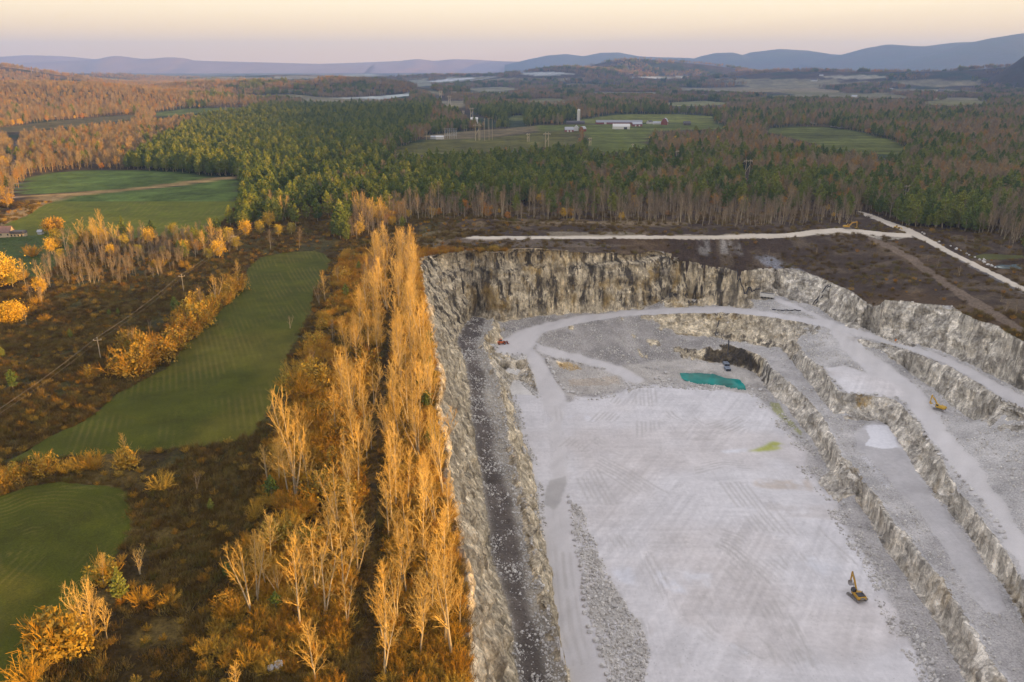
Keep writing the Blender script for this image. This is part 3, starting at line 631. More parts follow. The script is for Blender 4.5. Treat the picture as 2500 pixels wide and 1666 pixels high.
# ------------------------------------------------------------------ far country
def gb(x, y, cx, cy, wx, wy, h): return h * np.exp(-((x - cx) / wx) ** 2 - ((y - cy) / wy) ** 2)
HILLS = [  # photo spot (F) of the hill's middle, distance, half width, half depth, height
 (0, 0, 2900, 520, 380, 40), (300, 0, 2650, 420, 300, 28), (120, 0, 2750, 380, 330, 16), (-170, 0, 4300, 700, 600, 105), (40, 0, 4500, 420, 500, 40),
 (650, 0, 3500, 520, 300, 40), (850, 0, 3450, 330, 280, 34), (500, 0, 3700, 420, 300, 20), (880, 0, 1850, 240, 160, 10), (1330, 0, 6200, 620, 500, 95), (1420, 0, 7300, 520, 500, 150), (1620, 0, 7200, 620, 500, 110),
 (1250, 0, 5600, 520, 420, 50), (1780, 0, 5600, 520, 400, 62), (1200, 0, 2300, 420, 200, 6), (2000, 0, 5200, 620, 450, 60), (2200, 0, 4900, 620, 420, 38), (2340, 0, 5100, 420, 420, 72), (2500, 0, 5000, 520, 450, 40),
 (1650, 0, 5200, 420, 300, 25), (1000, 0, 6400, 520, 400, 40), (700, 0, 7600, 900, 500, 45), (200, 0, 7400, 900, 600, 60)]
HW = [((sx * ZR['F'][2] - CX) / FPX * d * 0.97, d, wx, wy, h) for sx, _, d, wx, wy, h in HILLS]
def far_z(x, y):
    z = np.zeros(np.shape(x))
    for c in HW: z = z + gb(x, y, *c)
    w = smooth(760, 1300, np.asarray(y) + 0.0 * np.asarray(x))
    return (z + (fbm(x, y, 420, 3, 201) - .45) * 11 * smooth(1500, 3500, y) ) * w
FARF = {
 'stripe': ("F 885,359 930,335 1000,320 1130,317 1250,302 1332,302 1332,330 1240,341 1100,351 980,356", (.085, .080, .022)),
 'farmback': ("F 1325,277 1420,263 1560,263 1640,268 1642,284 1500,283 1330,284", (.13, .14, .035)),
 'farmfront': ("F 1230,288 1340,287 1500,285 1640,283 1672,290 1672,297 1560,299 1500,303 1480,331 1350,333 1340,300 1235,302", (.095, .11, .025)),
 'upper': (FIELDS['upper'], (.085, .12, .03)), 'lower': (FIELDS['lower'], (.085, .12, .03)),
 'drystrip': ("F 60,450 200,441 330,430 440,416 520,404 548,408 400,428 270,441 160,452 100,472", (.30, .20, .09)),
 'road': ("F 0,478 12,440 30,400 36,360 30,330 42,322 46,350 43,400 30,440 14,482", (.13, .125, .13)),
 'small': ("F 1350,332 1480,330 1500,342 1400,352 1350,345", (.085, .10, .022)),
 'right': ("F 1735,298 1830,291 1900,292 1980,305 2050,324 2092,345 2062,356 1990,353 1900,341 1850,325 1795,311", (.085, .095, .025)),
 'leftmid': ("F 335,263 430,250 560,246 575,251 480,258 370,269", (.10, .12, .03)),
 'strip': ("F -100,310 0,294 100,281 260,267 345,262 300,275 150,292 0,306 -100,325", (.11, .09, .04)),
 'frost': ("F 690,227 770,225 860,222 945,214 950,219 860,231 690,235", (.36, .38, .36)),
 'tan': ("F 1020,236 1060,234 1072,240 1068,248 1025,247", (.22, .18, .10)),
 'r2': ("F 1560,203 1760,205 1850,200 1900,205 1960,212 1860,214 1700,211 1560,208", (.20, .16, .09)), 'r3': ("F 1760,210 1900,213 2050,217 2120,225 2000,226 1850,220", (.14, .13, .06)),
 'r4': ("F 1200,230 1260,226 1330,230 1250,236", (.12, .12, .05)), 'r5': ("F 1180,280 1150,270 1200,265 1210,275", (.10, .11, .035)),
 'v1': ("F 975,188 1060,178 1150,176 1100,184 1030,190", (.42, .43, .43)), 'v2': ("F 830,165 900,158 1000,160 930,168", (.36, .37, .37)), 'v3': ("F 1430,177 1560,176 1620,179 1500,181", (.34, .36, .36)),
 'w1': ("F 1180,169 1260,165 1330,170 1240,175", (.30, .31, .30)), 'w2': ("F 600,179 700,174 760,178 680,183", (.24, .22, .15)), 'w3': ("F 1880,176 1980,172 2060,178 1950,183", (.26, .24, .18)), 'w4': ("F 2090,236 2200,228 2310,236 2180,244", (.15, .14, .06)), 'w5': ("F 1500,238 1620,232 1710,240 1560,245", (.16, .16, .07)), 'w6': ("F 1060,205 1150,200 1210,206 1120,211", (.2, .19, .12)), 'w7': ("F 2060,192 2200,187 2290,194 2150,200", (.2, .17, .1)),
 'v4': ("F 940,185 975,182 1000,196 960,200", (.20, .2, .14)), 'v5': ("F 540,163 640,160 720,162 620,166", (.28, .28, .27)), 'v6': ("F 780,172 860,170 870,174 800,177", (.24, .26, .2)), 'v7': ("F 1690,190 1780,183 1830,186 1740,193", (.2, .18, .1)),
 'sub': ("F 970,312 1060,303 1230,290 1240,300 1120,317 1000,322", (.14, .11, .06))}
CORR = "F 1045,262 1090,262 1140,283 1180,288 1120,300 1080,290 1060,275"
def axis(parts):
    out = []
    for a, b, s in parts: out += list(np.arange(a, b, s))
    return np.array(out + [parts[-1][1]])
fx = axis([(-16000, -6000, 500), (-6000, -2200, 80), (-2200, X0, 16), (X0, X1, 16), (X1, 2200, 16), (2200, 6000, 80), (6000, 16000, 500)])
fy = axis([(-3000, Y0, 120), (Y0, Y1, 16), (Y1, 1700, 8), (1700, 3200, 18), (3200, 8000, 60), (8000, 21000, 450)])
FX, FY = np.meshgrid(fx, fy); FZ = far_z(FX, FY)
PF = project(FX, FY, FZ)
wx_ = (fbm(FX, FY, 60, 2, 211) - .5) * 30
PFw = project(FX + wx_, FY + wx_, FZ)
nb = fbm(FX, FY, 130, 4, 221)[..., None]; nm = fbm(FX, FY, 45, 3, 222)[..., None]; nx_ = fbm(FX * .08, FY, 22, 2, 223)[..., None]
FA = C3(.060, .044, .03) * (.6 + .8 * nm) ; FA = FA * (1 - smooth(.48, .56, nb)) + C3(.028, .040, .020) * (.6 + .8 * nm) * smooth(.48, .56, nb)
FA = FA + C3(.10, .04, .0) * (smooth(.0, 1.0, (-FX - 350) / 900) * smooth(.5, .35, nb[..., 0]))[..., None] * .5
farm = np.zeros(FX.shape, bool)
for k, (s, c) in FARF.items():
    m = inside(PF[0], PF[1], ppoly(s)) & (PF[2] > 1); farm |= m
    cc = C3(*c) * ((.55 + .9 * nx_) if k in ('stripe', 'farmfront', 'right', 'small', 'farmback') else (.75 + .5 * nm))
    FA[m] = cc[m]
plain = (FY > 2700) & (fbm(FX * .5, FY, 260, 3, 231) > .565) & (FZ < 45); FA[plain] = (C3(.17, .15, .09) * (.6 + .8 * nm))[plain]; farm |= plain
M_FAR = mat('far_country', rough=0.95, spec=0.05); t = NT(M_FAR); v = t.coord()
nf = t.noise(v, 0.05, 5, 0.7); nf2 = t.noise(v, 0.012, 4, 0.65)
c = t.mix(1.0, t.attr(), t.ramp(nf, [(.3, .55), (.7, 1.4)]), 'MULTIPLY'); c = t.mix(.6, c, t.ramp(nf2, [(.35, .6), (.65, 1.35)]), 'MULTIPLY')
t.out(c, t.bump(nf, 0.8, 9.0))
ny_, nx2 = FX.shape
ii, jj = np.meshgrid(np.arange(ny_ - 1), np.arange(nx2 - 1), indexing='ij')
hole = (FX[:-1, :-1] >= X0 - .01) & (FX[1:, 1:] <= X1 + 16) & (FY[:-1, :-1] >= Y0 - .01) & (FY[1:, 1:] <= Y1 + .01)
keepm = ~hole
q = np.stack([ii * nx2 + jj, ii * nx2 + jj + 1, (ii + 1) * nx2 + jj + 1, (ii + 1) * nx2 + jj], -1)[keepm]
FZ2 = FZ - np.where(FY < Y1 + 30, 0.6, 0.0) - np.where((FX > X1 - 1) & (FY < Y1 - 20), np.clip((FX - X1) / 60, 0, 1) * 9.0, 0.0)
tag(link('far_country', make_mesh('far_country', np.column_stack([FX.ravel(), FY.ravel(), FZ2.ravel()]), q, [M_FAR], True, cols=FA.reshape(-1, 3))), kind='structure')
# coarse ground beside the frame, within the near area
cg = 8
cb = ~bl
iy, ix = np.nonzero(cb)
q = np.stack([iy * cg * NX + ix * cg, iy * cg * NX + (ix + 1) * cg, (iy + 1) * cg * NX + (ix + 1) * cg, (iy + 1) * cg * NX + ix * cg], 1)
u, inv = np.unique(q.ravel(), return_inverse=True)
tag(link('side_ground', make_mesh('side_ground', np.column_stack([VX.ravel()[u], VY.ravel()[u], VZ.ravel()[u] - .25]), inv.reshape(-1, 4), [M_BRUSH], True, cols=ALB.reshape(-1, 3)[u])), kind='structure')

# ------------------------------------------------------------------ mountains: ridges with their own distance, depth and height
M_MTN = mat('wooded_mountain', rough=0.95, spec=0.05); t = NT(M_MTN); v = t.coord()
nf = t.noise(v, 0.012, 6, 0.7); nf2 = t.noise(v, 0.002, 4, 0.6)
t.out(t.mix(t.ramp(nf2, [(.35, 0.0), (.65, 1.0)]), t.mix(nf, (.03, .022, .018), (.085, .06, .05)), t.mix(nf, (.02, .03, .018), (.055, .06, .04))), t.bump(nf, .8, 25))
M_MTN_LIT = mat('sunlit_mountain', rough=.95, spec=.05); t = NT(M_MTN_LIT); t.out(t.mix(t.noise(t.coord(), .004, 5), (.20, .13, .12), (.30, .21, .19)))  # left ridges: pink of sunlit haze mixed into the base colour
def ridge(name, prof, dist, depth, seed, rough=16, flat=1.0, mt=None):
    """prof: photo spots (F x,y) along the skyline"""
    P = np.array([[float(a) for a in w.split(',')] for w in prof.split()])
    xs = []; zs = []
    for a, b in P:
        b = 149 + (b - 149) * flat
        X, Y, Z = at_d('F', a, b, dist); xs.append(X); zs.append(Z)
    n = 260; m = 46
    X = np.linspace(min(xs), max(xs), n); Zc = np.interp(X, xs, zs)
    kk = np.ones(5) / 5; Zc = np.convolve(np.pad(Zc, 2, mode='edge'), kk, 'valid')
    t_ = np.linspace(-1, 1, m)
    XX, TT = np.meshgrid(X, t_); env = np.cos(TT * math.pi / 2) ** 1.4
    sp = (fbm(XX, TT * depth, dist * .05, 5, seed) - .5)
    ZZ = np.maximum(Zc, 5)[None, :] * env * (1 + 0.35 * sp * (1 - env)) + sp * rough * env - 25 * (1 - env)
    YY = dist + TT * depth + sp * depth * .5 * (1 - env)
    i, j = np.meshgrid(np.arange(m - 1), np.arange(n - 1), indexing='ij')
    q = np.stack([i * n + j, i * n + j + 1, (i + 1) * n + j + 1, (i + 1) * n + j], -1).reshape(-1, 4)
    tag(link(name, make_mesh(name, np.column_stack([XX.ravel(), YY.ravel(), ZZ.ravel()]), q, [mt or M_MTN], True)), kind='structure')
ridge('mountains', "1560,150 1610,130 1645,122 1680,121 1705,128 1730,120 1790,113 1850,116 1900,124 1960,128 2040,125", 15500, 2000, 301)
ridge('mountains', "1830,150 1900,138 1950,124 2000,110 2040,103 2090,106 2130,106 2190,98 2260,96 2400,92", 14200, 2100, 302)
ridge('mountains', "2020,158 2100,140 2170,122 2230,100 2290,87 2353,76 2420,70 2600,66 2900,72", 12500, 2300, 303)
ridge('mountains', "1160,150 1220,136 1260,128 1300,125 1340,130 1380,122 1420,121 1470,130 1520,132 1580,133 1640,140", 16500, 1500, 304)
ridge('mountains', "640,150 720,147 800,144 850,141 920,137 960,131 1000,137 1040,132 1100,134 1160,139 1230,140", 17500, 1400, 305, 10, .75, M_MTN_LIT)
ridge('mountains', "-40,150 0,148 80,143 150,139 200,137 240,131 262,124 280,125 310,131 340,133 370,130 390,128 420,130 440,137 520,140 620,143 700,146 780,148 860,150", 16800, 1500, 306, 10, .8, M_MTN_LIT)
ridge('mountains', "-100,130 0,123 60,118 140,121 200,128 240,135", 19000, 900, 307, 8, .7, M_MTN_LIT)
# the range whose shadow lies over the quarry: it stands to the right of the picture
def shade_range(xc, ya, yz, half, seed):
    n, m = 150, 40
    Y = np.linspace(ya, yz, n); t_ = np.linspace(-1, 1, m); YY, TT = np.meshgrid(Y, t_)
    te = math.tan(SUN_EL); ca = math.cos(SUN_AZ); sa = math.sin(SUN_AZ)
    # the crest is as high as puts the edge of its shadow on the line of the quarry's left rim
    yb = YY - (xc / ca) * sa                          # where a ray over the crest comes down
    xb = np.interp(yb, SHADE[:, 1], SHADE[:, 0]); hh = (xc - xb) / ca * te
    hh = hh * np.sqrt(np.clip(np.minimum((YY - ya) / 250, (yz - YY) / 250), 0, 1))
    ZZ = (hh + (fbm(YY, TT, 60, 3, 311) - .5) * 3) * np.cos(TT * math.pi / 2) ** 1.2 - 12 * (1 - np.cos(TT * math.pi / 2))
    XX = xc + TT * half
    i, j = np.meshgrid(np.arange(m - 1), np.arange(n - 1), indexing='ij')
    q = np.stack([i * n + j, i * n + j + 1, (i + 1) * n + j + 1, (i + 1) * n + j], -1).reshape(-1, 4)
    tag(link('hills', make_mesh('hills', np.column_stack([XX.ravel(), YY.ravel(), ZZ.ravel()]), q, [M_MTN], True)), kind='structure')
SHADE = np.array([(16, 60), (14, 126), (-4, 280), (-26, 400), (-62, 460), (-130, 520), (-210, 620), (-300, 780), (-430, 1000), (-760, 1600), (-1150, 2400), (-1900, 4000), (-2600, 7000)], float)
shade_range(1150.0, -1800, 1420, 300, 311)
shade_range(3300.0, -1500, 4700, 800, 313)
# ------------------------------------------------------------------ plant shapes (numpy): many thin prisms for wood, many small faces for leaves
def prisms(A, B, ra, rb, n=3):
    A = np.asarray(A, float); B = np.asarray(B, float); m = len(A)
    ra = np.broadcast_to(np.asarray(ra, float), (m,)); rb = np.broadcast_to(np.asarray(rb, float), (m,))
    d = B - A; d /= np.linalg.norm(d, axis=1, keepdims=True) + 1e-9
    up = np.where(np.abs(d[:, 2:3]) < .9, np.array([[0, 0, 1.]]), np.array([[1., 0, 0]]))
    u = np.cross(d, up); u /= np.linalg.norm(u, axis=1, keepdims=True) + 1e-9; v = np.cross(d, u)
    a = np.arange(n) * 2 * math.pi / n
    ring = u[:, None, :] * np.cos(a)[None, :, None] + v[:, None, :] * np.sin(a)[None, :, None]
    V = np.concatenate([A[:, None] + ring * ra[:, None, None], B[:, None] + ring * rb[:, None, None]], 1).reshape(-1, 3)
    base = (np.arange(m) * 2 * n)[:, None]; k = np.arange(n)
    F = np.stack([base + k, base + (k + 1) % n, base + n + (k + 1) % n, base + n + k], -1).reshape(-1, 4)
    return V, F
def join(parts):
    V = []; F = []; o = 0
    for a, b in parts: V.append(a); F.append(b + o); o += len(a)
    return np.vstack(V), np.vstack(F)
def leaves(C, size, r, flat=0.3, direction=None):
    m = len(C); n = r.normal(size=(m, 3)); n[:, 2] += flat; n /= np.linalg.norm(n, axis=1, keepdims=True)
    t = r.normal(size=(m, 3)) if direction is None else direction + r.normal(size=(m, 3)) * .35
    u = np.cross(n, t); u /= np.linalg.norm(u, axis=1, keepdims=True) + 1e-9; w = np.cross(u, n)
    s = size * r.uniform(.6, 1.3, (m, 1))
    V = np.stack([C - w * s * .6, C + u * s * .38, C + w * s * .6, C - u * s * .38], 1).reshape(-1, 3)
    return V, (np.arange(m)[:, None] * 4 + np.arange(4))
def unit(a): return a / (np.linalg.norm(a, axis=-1, keepdims=True) + 1e-9)
def bare_tree(seed, h=18.0, spread=.30, nl=26, low=.28, stems=1, tw=2, tr=.032):
    """bare poplar / birch: steep limbs, forked branches, a haze of twigs"""
    r = np.random.default_rng(seed); TA = []; TB = []; Tr0 = []; Tr1 = []; A = []; B = []; R0 = []; R1 = []
    for s_ in range(stems):
        lean = r.normal(size=2) * (.05 if stems == 1 else .16); hh = h * r.uniform(.82, 1.0) if s_ else h
        n = 9; zz = np.linspace(0, 1, n + 1); P = np.column_stack([lean[0] * zz * hh + np.cumsum(r.normal(size=n + 1)) * .06, lean[1] * zz * hh + np.cumsum(r.normal(size=n + 1)) * .06, zz * hh * .97])
        P[0, :2] = r.normal(size=2) * (.0 if stems == 1 else .3); rr = (.011 * hh + .02) * (1 - zz) ** .8 + .03
        TA += list(P[:-1]); TB += list(P[1:]); Tr0 += list(rr[:-1]); Tr1 += list(rr[1:])
        for i in range(max(6, nl // stems)):
            t = low + (1 - low) * (i + r.random()) / max(6, nl // stems); t = min(t, .97)
            p = np.array([np.interp(t, zz, P[:, k]) for k in range(3)]); az = i * 2.4 + r.random() * 1.2
            L = hh * (.16 + .30 * (1 - t)) * r.uniform(.75, 1.2); tilt = spread + .04 + .46 * (1 - t) + r.normal() * .08
            d = np.array([math.cos(az) * math.sin(tilt), math.sin(az) * math.sin(tilt), math.cos(tilt)]); q = p; ns = 4
            lr = .35 * np.interp(t, zz, rr)
            for k in range(ns):
                d = unit(d + np.array([0, 0, .085]) + r.normal(size=3) * .09); q2 = q + d * L / ns
                A.append(q); B.append(q2); R0.append(max(.055, 1.3 * lr * (1 - k / ns))); R1.append(max(.04, 1.3 * lr * (1 - (k + 1) / ns)))
                for _ in range(2):
                    f = r.random(); b0 = q + (q2 - q) * f; e = unit(d + r.normal(size=3) * .42 + np.array([0, 0, .12])); l2 = L * .34 * r.uniform(.6, 1.2) * (1.1 - .15 * k)
                    b1 = b0 + e * l2; A.append(b0); B.append(b1); R0.append(tr * 1.15); R1.append(tr * .8)
                    for _k in range(tw):
                        g = r.uniform(.15, 1); c0 = b0 + (b1 - b0) * g; e2 = unit(e + r.normal(size=3) * .5 + np.array([0, 0, .15])); c1 = c0 + e2 * r.uniform(.5, 1.3) * (h / 18)
                        A.append(c0); B.append(c1); R0.append(tr * .8); R1.append(tr * .45)
                q = q2
    return prisms(TA, TB, Tr0, Tr1, 6), prisms(A, B, R0, R1, 3)
def pine_tree(seed, h=20.0, wide=.19, nq=5, step=.9, clump=.85):
    r = np.random.default_rng(seed); zz = np.linspace(0, 1, 7)
    P = np.column_stack([np.cumsum(r.normal(size=7)) * .08, np.cumsum(r.normal(size=7)) * .08, zz * h * .97]); rr = .014 * h * (1 - zz) + .03
    A = []; B = []; R0 = []; R1 = []; C = []; Dn = []
    z = h * r.uniform(.14, .24)
    while z < h * .99:
        t = z / h; prof = min(1, (1 - t) * 2.1 + .12) * (.72 + .28 * min(1, (t - .1) * 4)); nb = 5 if t < .85 else 4
        a0 = r.random() * 6.28
        for k in range(nb):
            if r.random() < .13: continue
            az = a0 + k * 6.283 / nb + r.normal() * .2; L = h * wide * prof * r.uniform(.6, 1.2); p = np.array([np.interp(z, P[:, 2], P[:, 0]), np.interp(z, P[:, 2], P[:, 1]), z])
            d = unit(np.array([math.cos(az), math.sin(az), r.uniform(.0, .30) + .35 * t])); tip = p + d * L + np.array([0, 0, .10 * L]); A.append(p); B.append(tip); R0.append(.05 + .01 * L); R1.append(.02)
            nc = max(2, int(L / .62))
            for c in range(nc):
                f = .30 + .70 * (c + r.random() * .6) / nc; q = p + (tip - p) * f + r.normal(size=3) * .14
                side = np.array([-d[1], d[0], 0]) * r.normal() * .34 * L * (1.15 - f); q = q + side
                for _ in range(nq): C.append(q + r.normal(size=3) * .26); Dn.append(unit(d + np.array([0, 0, .35])))
        z += step * r.uniform(.8, 1.2)
    Lv = leaves(np.array(C), clump, r, .5, np.array(Dn))
    return prisms(P[:-1], P[1:], rr[:-1], rr[1:], 6), join([prisms(A, B, R0, R1, 3)]), Lv
def leafy_tree(seed, h=12.0, w=5.0, nclump=70, per=46, size=.55, droop=0.0):
    r = np.random.default_rng(seed); TA = []; TB = []; R0 = []; R1 = []; C = []
    top = np.array([0, 0, h * .45]); TA.append(np.zeros(3)); TB.append(top); R0.append(.03 * h); R1.append(.018 * h)
    for i in range(nclump):
        u = unit(r.normal(size=3)); rad_ = r.random() ** .4; c = np.array([u[0] * w * rad_, u[1] * w * rad_, h * .58 + u[2] * h * .40 * rad_])
        c[2] = max(c[2], h * .12)
        TA.append(top * r.uniform(.5, 1)); TB.append(c); R0.append(.008 * h); R1.append(.02)
        s = r.uniform(.6, 1.2) * w * .23
        q = c + r.normal(size=(per, 3)) * np.array([s, s, s * .75]); q[:, 2] -= droop * r.random(per) * h * .25; C.append(q)
    return prisms(TA, TB, R0, R1, 5), leaves(np.vstack(C), size, r, .3)
def shrub(seed, h=3.5, w=2.6, stems=34, tw=7, tr=.03):
    r = np.random.default_rng(seed); A = []; B = []; R0 = []; R1 = []
    for i in range(stems):
        az = r.random() * 6.28; tilt = r.random() ** .6 * .95; d = np.array([math.cos(az) * math.sin(tilt), math.sin(az) * math.sin(tilt), math.cos(tilt)]); p = np.array([math.cos(az), math.sin(az), 0]) * r.random() * .3 * w
        L = h * r.uniform(.7, 1.1) * (.6 + .4 * math.cos(tilt)) * (1 if w < h else w / h * .9)
        for k in range(3):
            q = p + unit(d + r.normal(size=3) * .16) * L / 3; A.append(p); B.append(q); R0.append(tr * 1.4); R1.append(tr)
            for _ in range(tw):
                e = unit(d + r.normal(size=3) * .6); c = p + (q - p) * r.random(); A.append(c); B.append(c + e * r.uniform(.25, .42) * h * .6); R0.append(tr * .8); R1.append(tr * .4)
            p = q
    return prisms(A, B, R0, R1, 3)
def tuft(seed, n=60, h=1.1, w=.9):
    r = np.random.default_rng(seed); p = np.column_stack([r.normal(size=(n, 2)) * w * .5, np.zeros(n)]); d = unit(np.column_stack([r.normal(size=(n, 2)) * .45, np.ones(n)])); L = h * r.uniform(.5, 1.1, n)[:, None]
    return prisms(p, p + d * L, .045, .015, 3)

def m_wood(name, c1, c2, rough=.9):
    m = mat(name, rough=rough, spec=.1); t = NT(m); oi = t.n('ShaderNodeObjectInfo')
    loc = t.noise(oi.outputs['Location'], .02, 2); c = t.mix(oi.outputs['Random'], c1, c2)
    c = t.mix(.6, c, t.ramp(loc, [(.35, .7), (.65, 1.25)]), 'MULTIPLY'); c = t.mix(.5, c, t.ramp(t.noise(t.coord(), .35, 3), [(.35, .7), (.65, 1.25)]), 'MULTIPLY'); t.out(c); return m
def m_leaf(name, stops, transl=.0, rough=.75):
    m = mat(name, rough=rough, spec=.15); t = NT(m); oi = t.n('ShaderNodeObjectInfo')
    loc = t.noise(oi.outputs['Location'], .015, 2); f = t.math('ADD', t.math('MULTIPLY', oi.outputs['Random'], .55), t.math('MULTIPLY', loc, .45))
    c = t.ramp(f, stops); c = t.mix(.75, c, t.ramp(t.noise(t.coord(), .6, 4), [(.3, .55), (.7, 1.4)]), 'MULTIPLY'); t.out(c); return m
M_BARK = m_wood('grey_bark', (.32, .26, .17), (.46, .39, .28))
M_TWIG = m_wood('bare_twigs', (.46, .30, .085), (.58, .40, .13))
M_TWIGF = m_leaf('brown_woodland_twigs', [(.22, (.20, .155, .10)), (.42, (.27, .205, .12)), (.58, (.33, .26, .16)), (.72, (.34, .175, .045)), (.84, (.38, .28, .085))])
M_PINE = m_leaf('pine_needles', [(.25, (.075, .12, .03)), (.5, (.14, .18, .036)), (.75, (.22, .235, .042))])
M_YEL = m_leaf('yellow_leaves', [(.2, (.55, .33, .03)), (.8, (.62, .40, .05))])
M_ORA = m_leaf('orange_leaves', [(.2, (.42, .16, .02)), (.5, (.45, .22, .03)), (.8, (.50, .30, .04))])
M_SHRUB = m_leaf('brown_shrub_twigs', [(.2, (.34, .16, .018)), (.5, (.42, .23, .024)), (.8, (.43, .29, .05))])
M_TUFT = m_leaf('dry_weeds', [(.2, (.078, .046, .010)), (.45, (.13, .080, .017)), (.65, (.20, .140, .042)), (.85, (.092, .088, .014))])

M_HEDGE = m_leaf('hedge_leaves', [(.2, (.20, .155, .03)), (.4, (.33, .19, .028)), (.55, (.26, .21, .035)), (.7, (.42, .27, .04)), (.85, (.24, .13, .03))])
M_OLIVE = m_leaf('olive_leaves', [(.2, (.22, .20, .03)), (.5, (.34, .27, .035)), (.8, (.46, .33, .04))])
# ---- the library: shapes shared by all plants of a kind
def two(name, a, ma, b, mb): return (make_mesh(name + '_trunk', *a, [ma], True), make_mesh(name + '_crown', *b, [mb], False))
def one(name, parts, mats):
    V, F = join(parts); mi = np.concatenate([np.full(len(p[1]), i) for i, p in enumerate(parts)]); return make_mesh(name, V, F, mats, False, midx=mi)
BARE = []; 
for i, (h, sp_w, nl, st) in enumerate([(18, .34, 22, 1), (20, .30, 22, 1), (16, .38, 22, 2), (19, .27, 22, 1), (17, .34, 24, 3), (15, .44, 20, 1), (20, .26, 20, 2), (14, .52, 22, 1)]):
    a, b = bare_tree(500 + i, h, sp_w, nl, .22 + .02 * i, st); BARE.append((two('bare_tree', a, M_BARK, b, M_TWIG), h, (a, b)))
PINE = []
for i, (h, w) in enumerate([(20, .24), (18, .27), (22, .21), (16, .30), (19, .25)]):
    a, b, c = pine_tree(600 + i, h, w); V, F = join([b, c]); mi = np.concatenate([np.zeros(len(b[1])), np.ones(len(c[1]))])
    PINE.append(((make_mesh('pine_trunk', *a, [M_BARK], True), make_mesh('pine_crown', V, F, [M_BARK, M_PINE], False, midx=mi)), h, (a, b, c)))
def recolour(protos, m):
    out = []
    for (a, b), h, g in protos: c = b.copy(); c.materials.clear(); c.materials.append(m); out.append(((a, c), h, g))
    return out
M_TWIG_SHADE = m_leaf('shaded_twigs', [(.25, (.19, .145, .10)), (.5, (.25, .19, .125)), (.75, (.30, .22, .13))])  # greyer copy of the golden twigs: the belt's shade put into the colour
BARE_SHADE = recolour(BARE, M_TWIG_SHADE)
LIB = {}
def lib(key, meshes):
    c = bpy.data.collections.new('stock_' + key)
    for i, m in enumerate(meshes):
        o = bpy.data.objects.new('stock_%s_%02d' % (key, i), m); c.objects.link(o)
    LIB[key] = c
lib('pine', [one('pine', [p[2][0], p[2][1], p[2][2]], [M_BARK, M_BARK, M_PINE]) for p in PINE])
far_b = [bare_tree(700 + i, h, sp_w, 20, lo, 1, 4, .05) for i, (h, sp_w, lo) in enumerate(((15, .62, .32), (17, .50, .4), (12, .75, .25), (16, .58, .35)))]
lib('bare', [one('bare', [a, b], [M_TWIGF, M_TWIGF]) for a, b in far_b])
lib('edge', [one('edge', [p[2][0], p[2][1]], [M_BARK, M_TWIG_SHADE]) for p in BARE[:6]])
lib('yellow', [one('yellow', list(leafy_tree(720 + i, 13, 4.5, 40, 40, .6)), [M_BARK, M_YEL if i < 2 else M_ORA]) for i in range(4)])
lib('shrub', [one('shrub', [shrub(740 + i, 3.0 + .4 * i, 2.4)], [M_SHRUB]) for i in range(4)])
def bush(seed, h):
    r = np.random.default_rng(seed); a = shrub(seed, h, h * .8, 30, 6, .03); u = unit(r.normal(size=(900, 3))); u[:, 2] = np.abs(u[:, 2]); c = u * r.random((900, 1)) ** .4 * np.array([h * .62, h * .62, h * .9]) * (1 + .25 * np.sin(u[:, :1] * 5 + seed)) + (0, 0, .1); return one('bush', [a, leaves(c, .42, r, .2)], [M_SHRUB, M_HEDGE])
lib('bush', [bush(780 + i, 3.6 + .5 * i) for i in range(4)])
lib('olive', [one('olive', list(leafy_tree(790 + i, 11, 3.6, 34, 40, .5)), [M_BARK, M_OLIVE]) for i in range(3)])
lib('tuft', [one('tuft', [tuft(760 + i, 60, .9 + .25 * i, 1.2)], [M_TUFT]) for i in range(4)])
def clump(seed, kind):
    r = np.random.default_rng(seed); P = []; M = []
    for k in range(7):
        s = PINE[r.integers(5)][2] if kind == 'pine' else far_b[r.integers(4)]
        p = np.array([r.uniform(-11, 11), r.uniform(-11, 11), 0]); sc = r.uniform(.8, 1.1)
        for q, (V, F) in enumerate(s):
            if kind == 'pine' and q == 2:
                kk = r.random(len(F)) < .45; F2 = F[kk]; V = (V.reshape(-1, 4, 3)[kk] * 1.0); c = V.mean(1, keepdims=True); V = (c + (V - c) * 1.45).reshape(-1, 3); F = np.arange(len(F2))[:, None] * 4 + np.arange(4)
            P.append((V * sc + p, F)); M.append(M_PINE if kind == 'pine' and q == 2 else M_TWIGF)
    mats = [M_TWIGF, M_PINE]; V, F = join(P); mi = np.concatenate([np.full(len(f[1]), mats.index(m)) for f, m in zip(P, M)])
    return make_mesh('clump', V, F, mats, False, midx=mi)
lib('pineclump', [clump(800 + i, 'pine') for i in range(3)]); lib('bareclump', [clump(810 + i, 'bare') for i in range(3)])

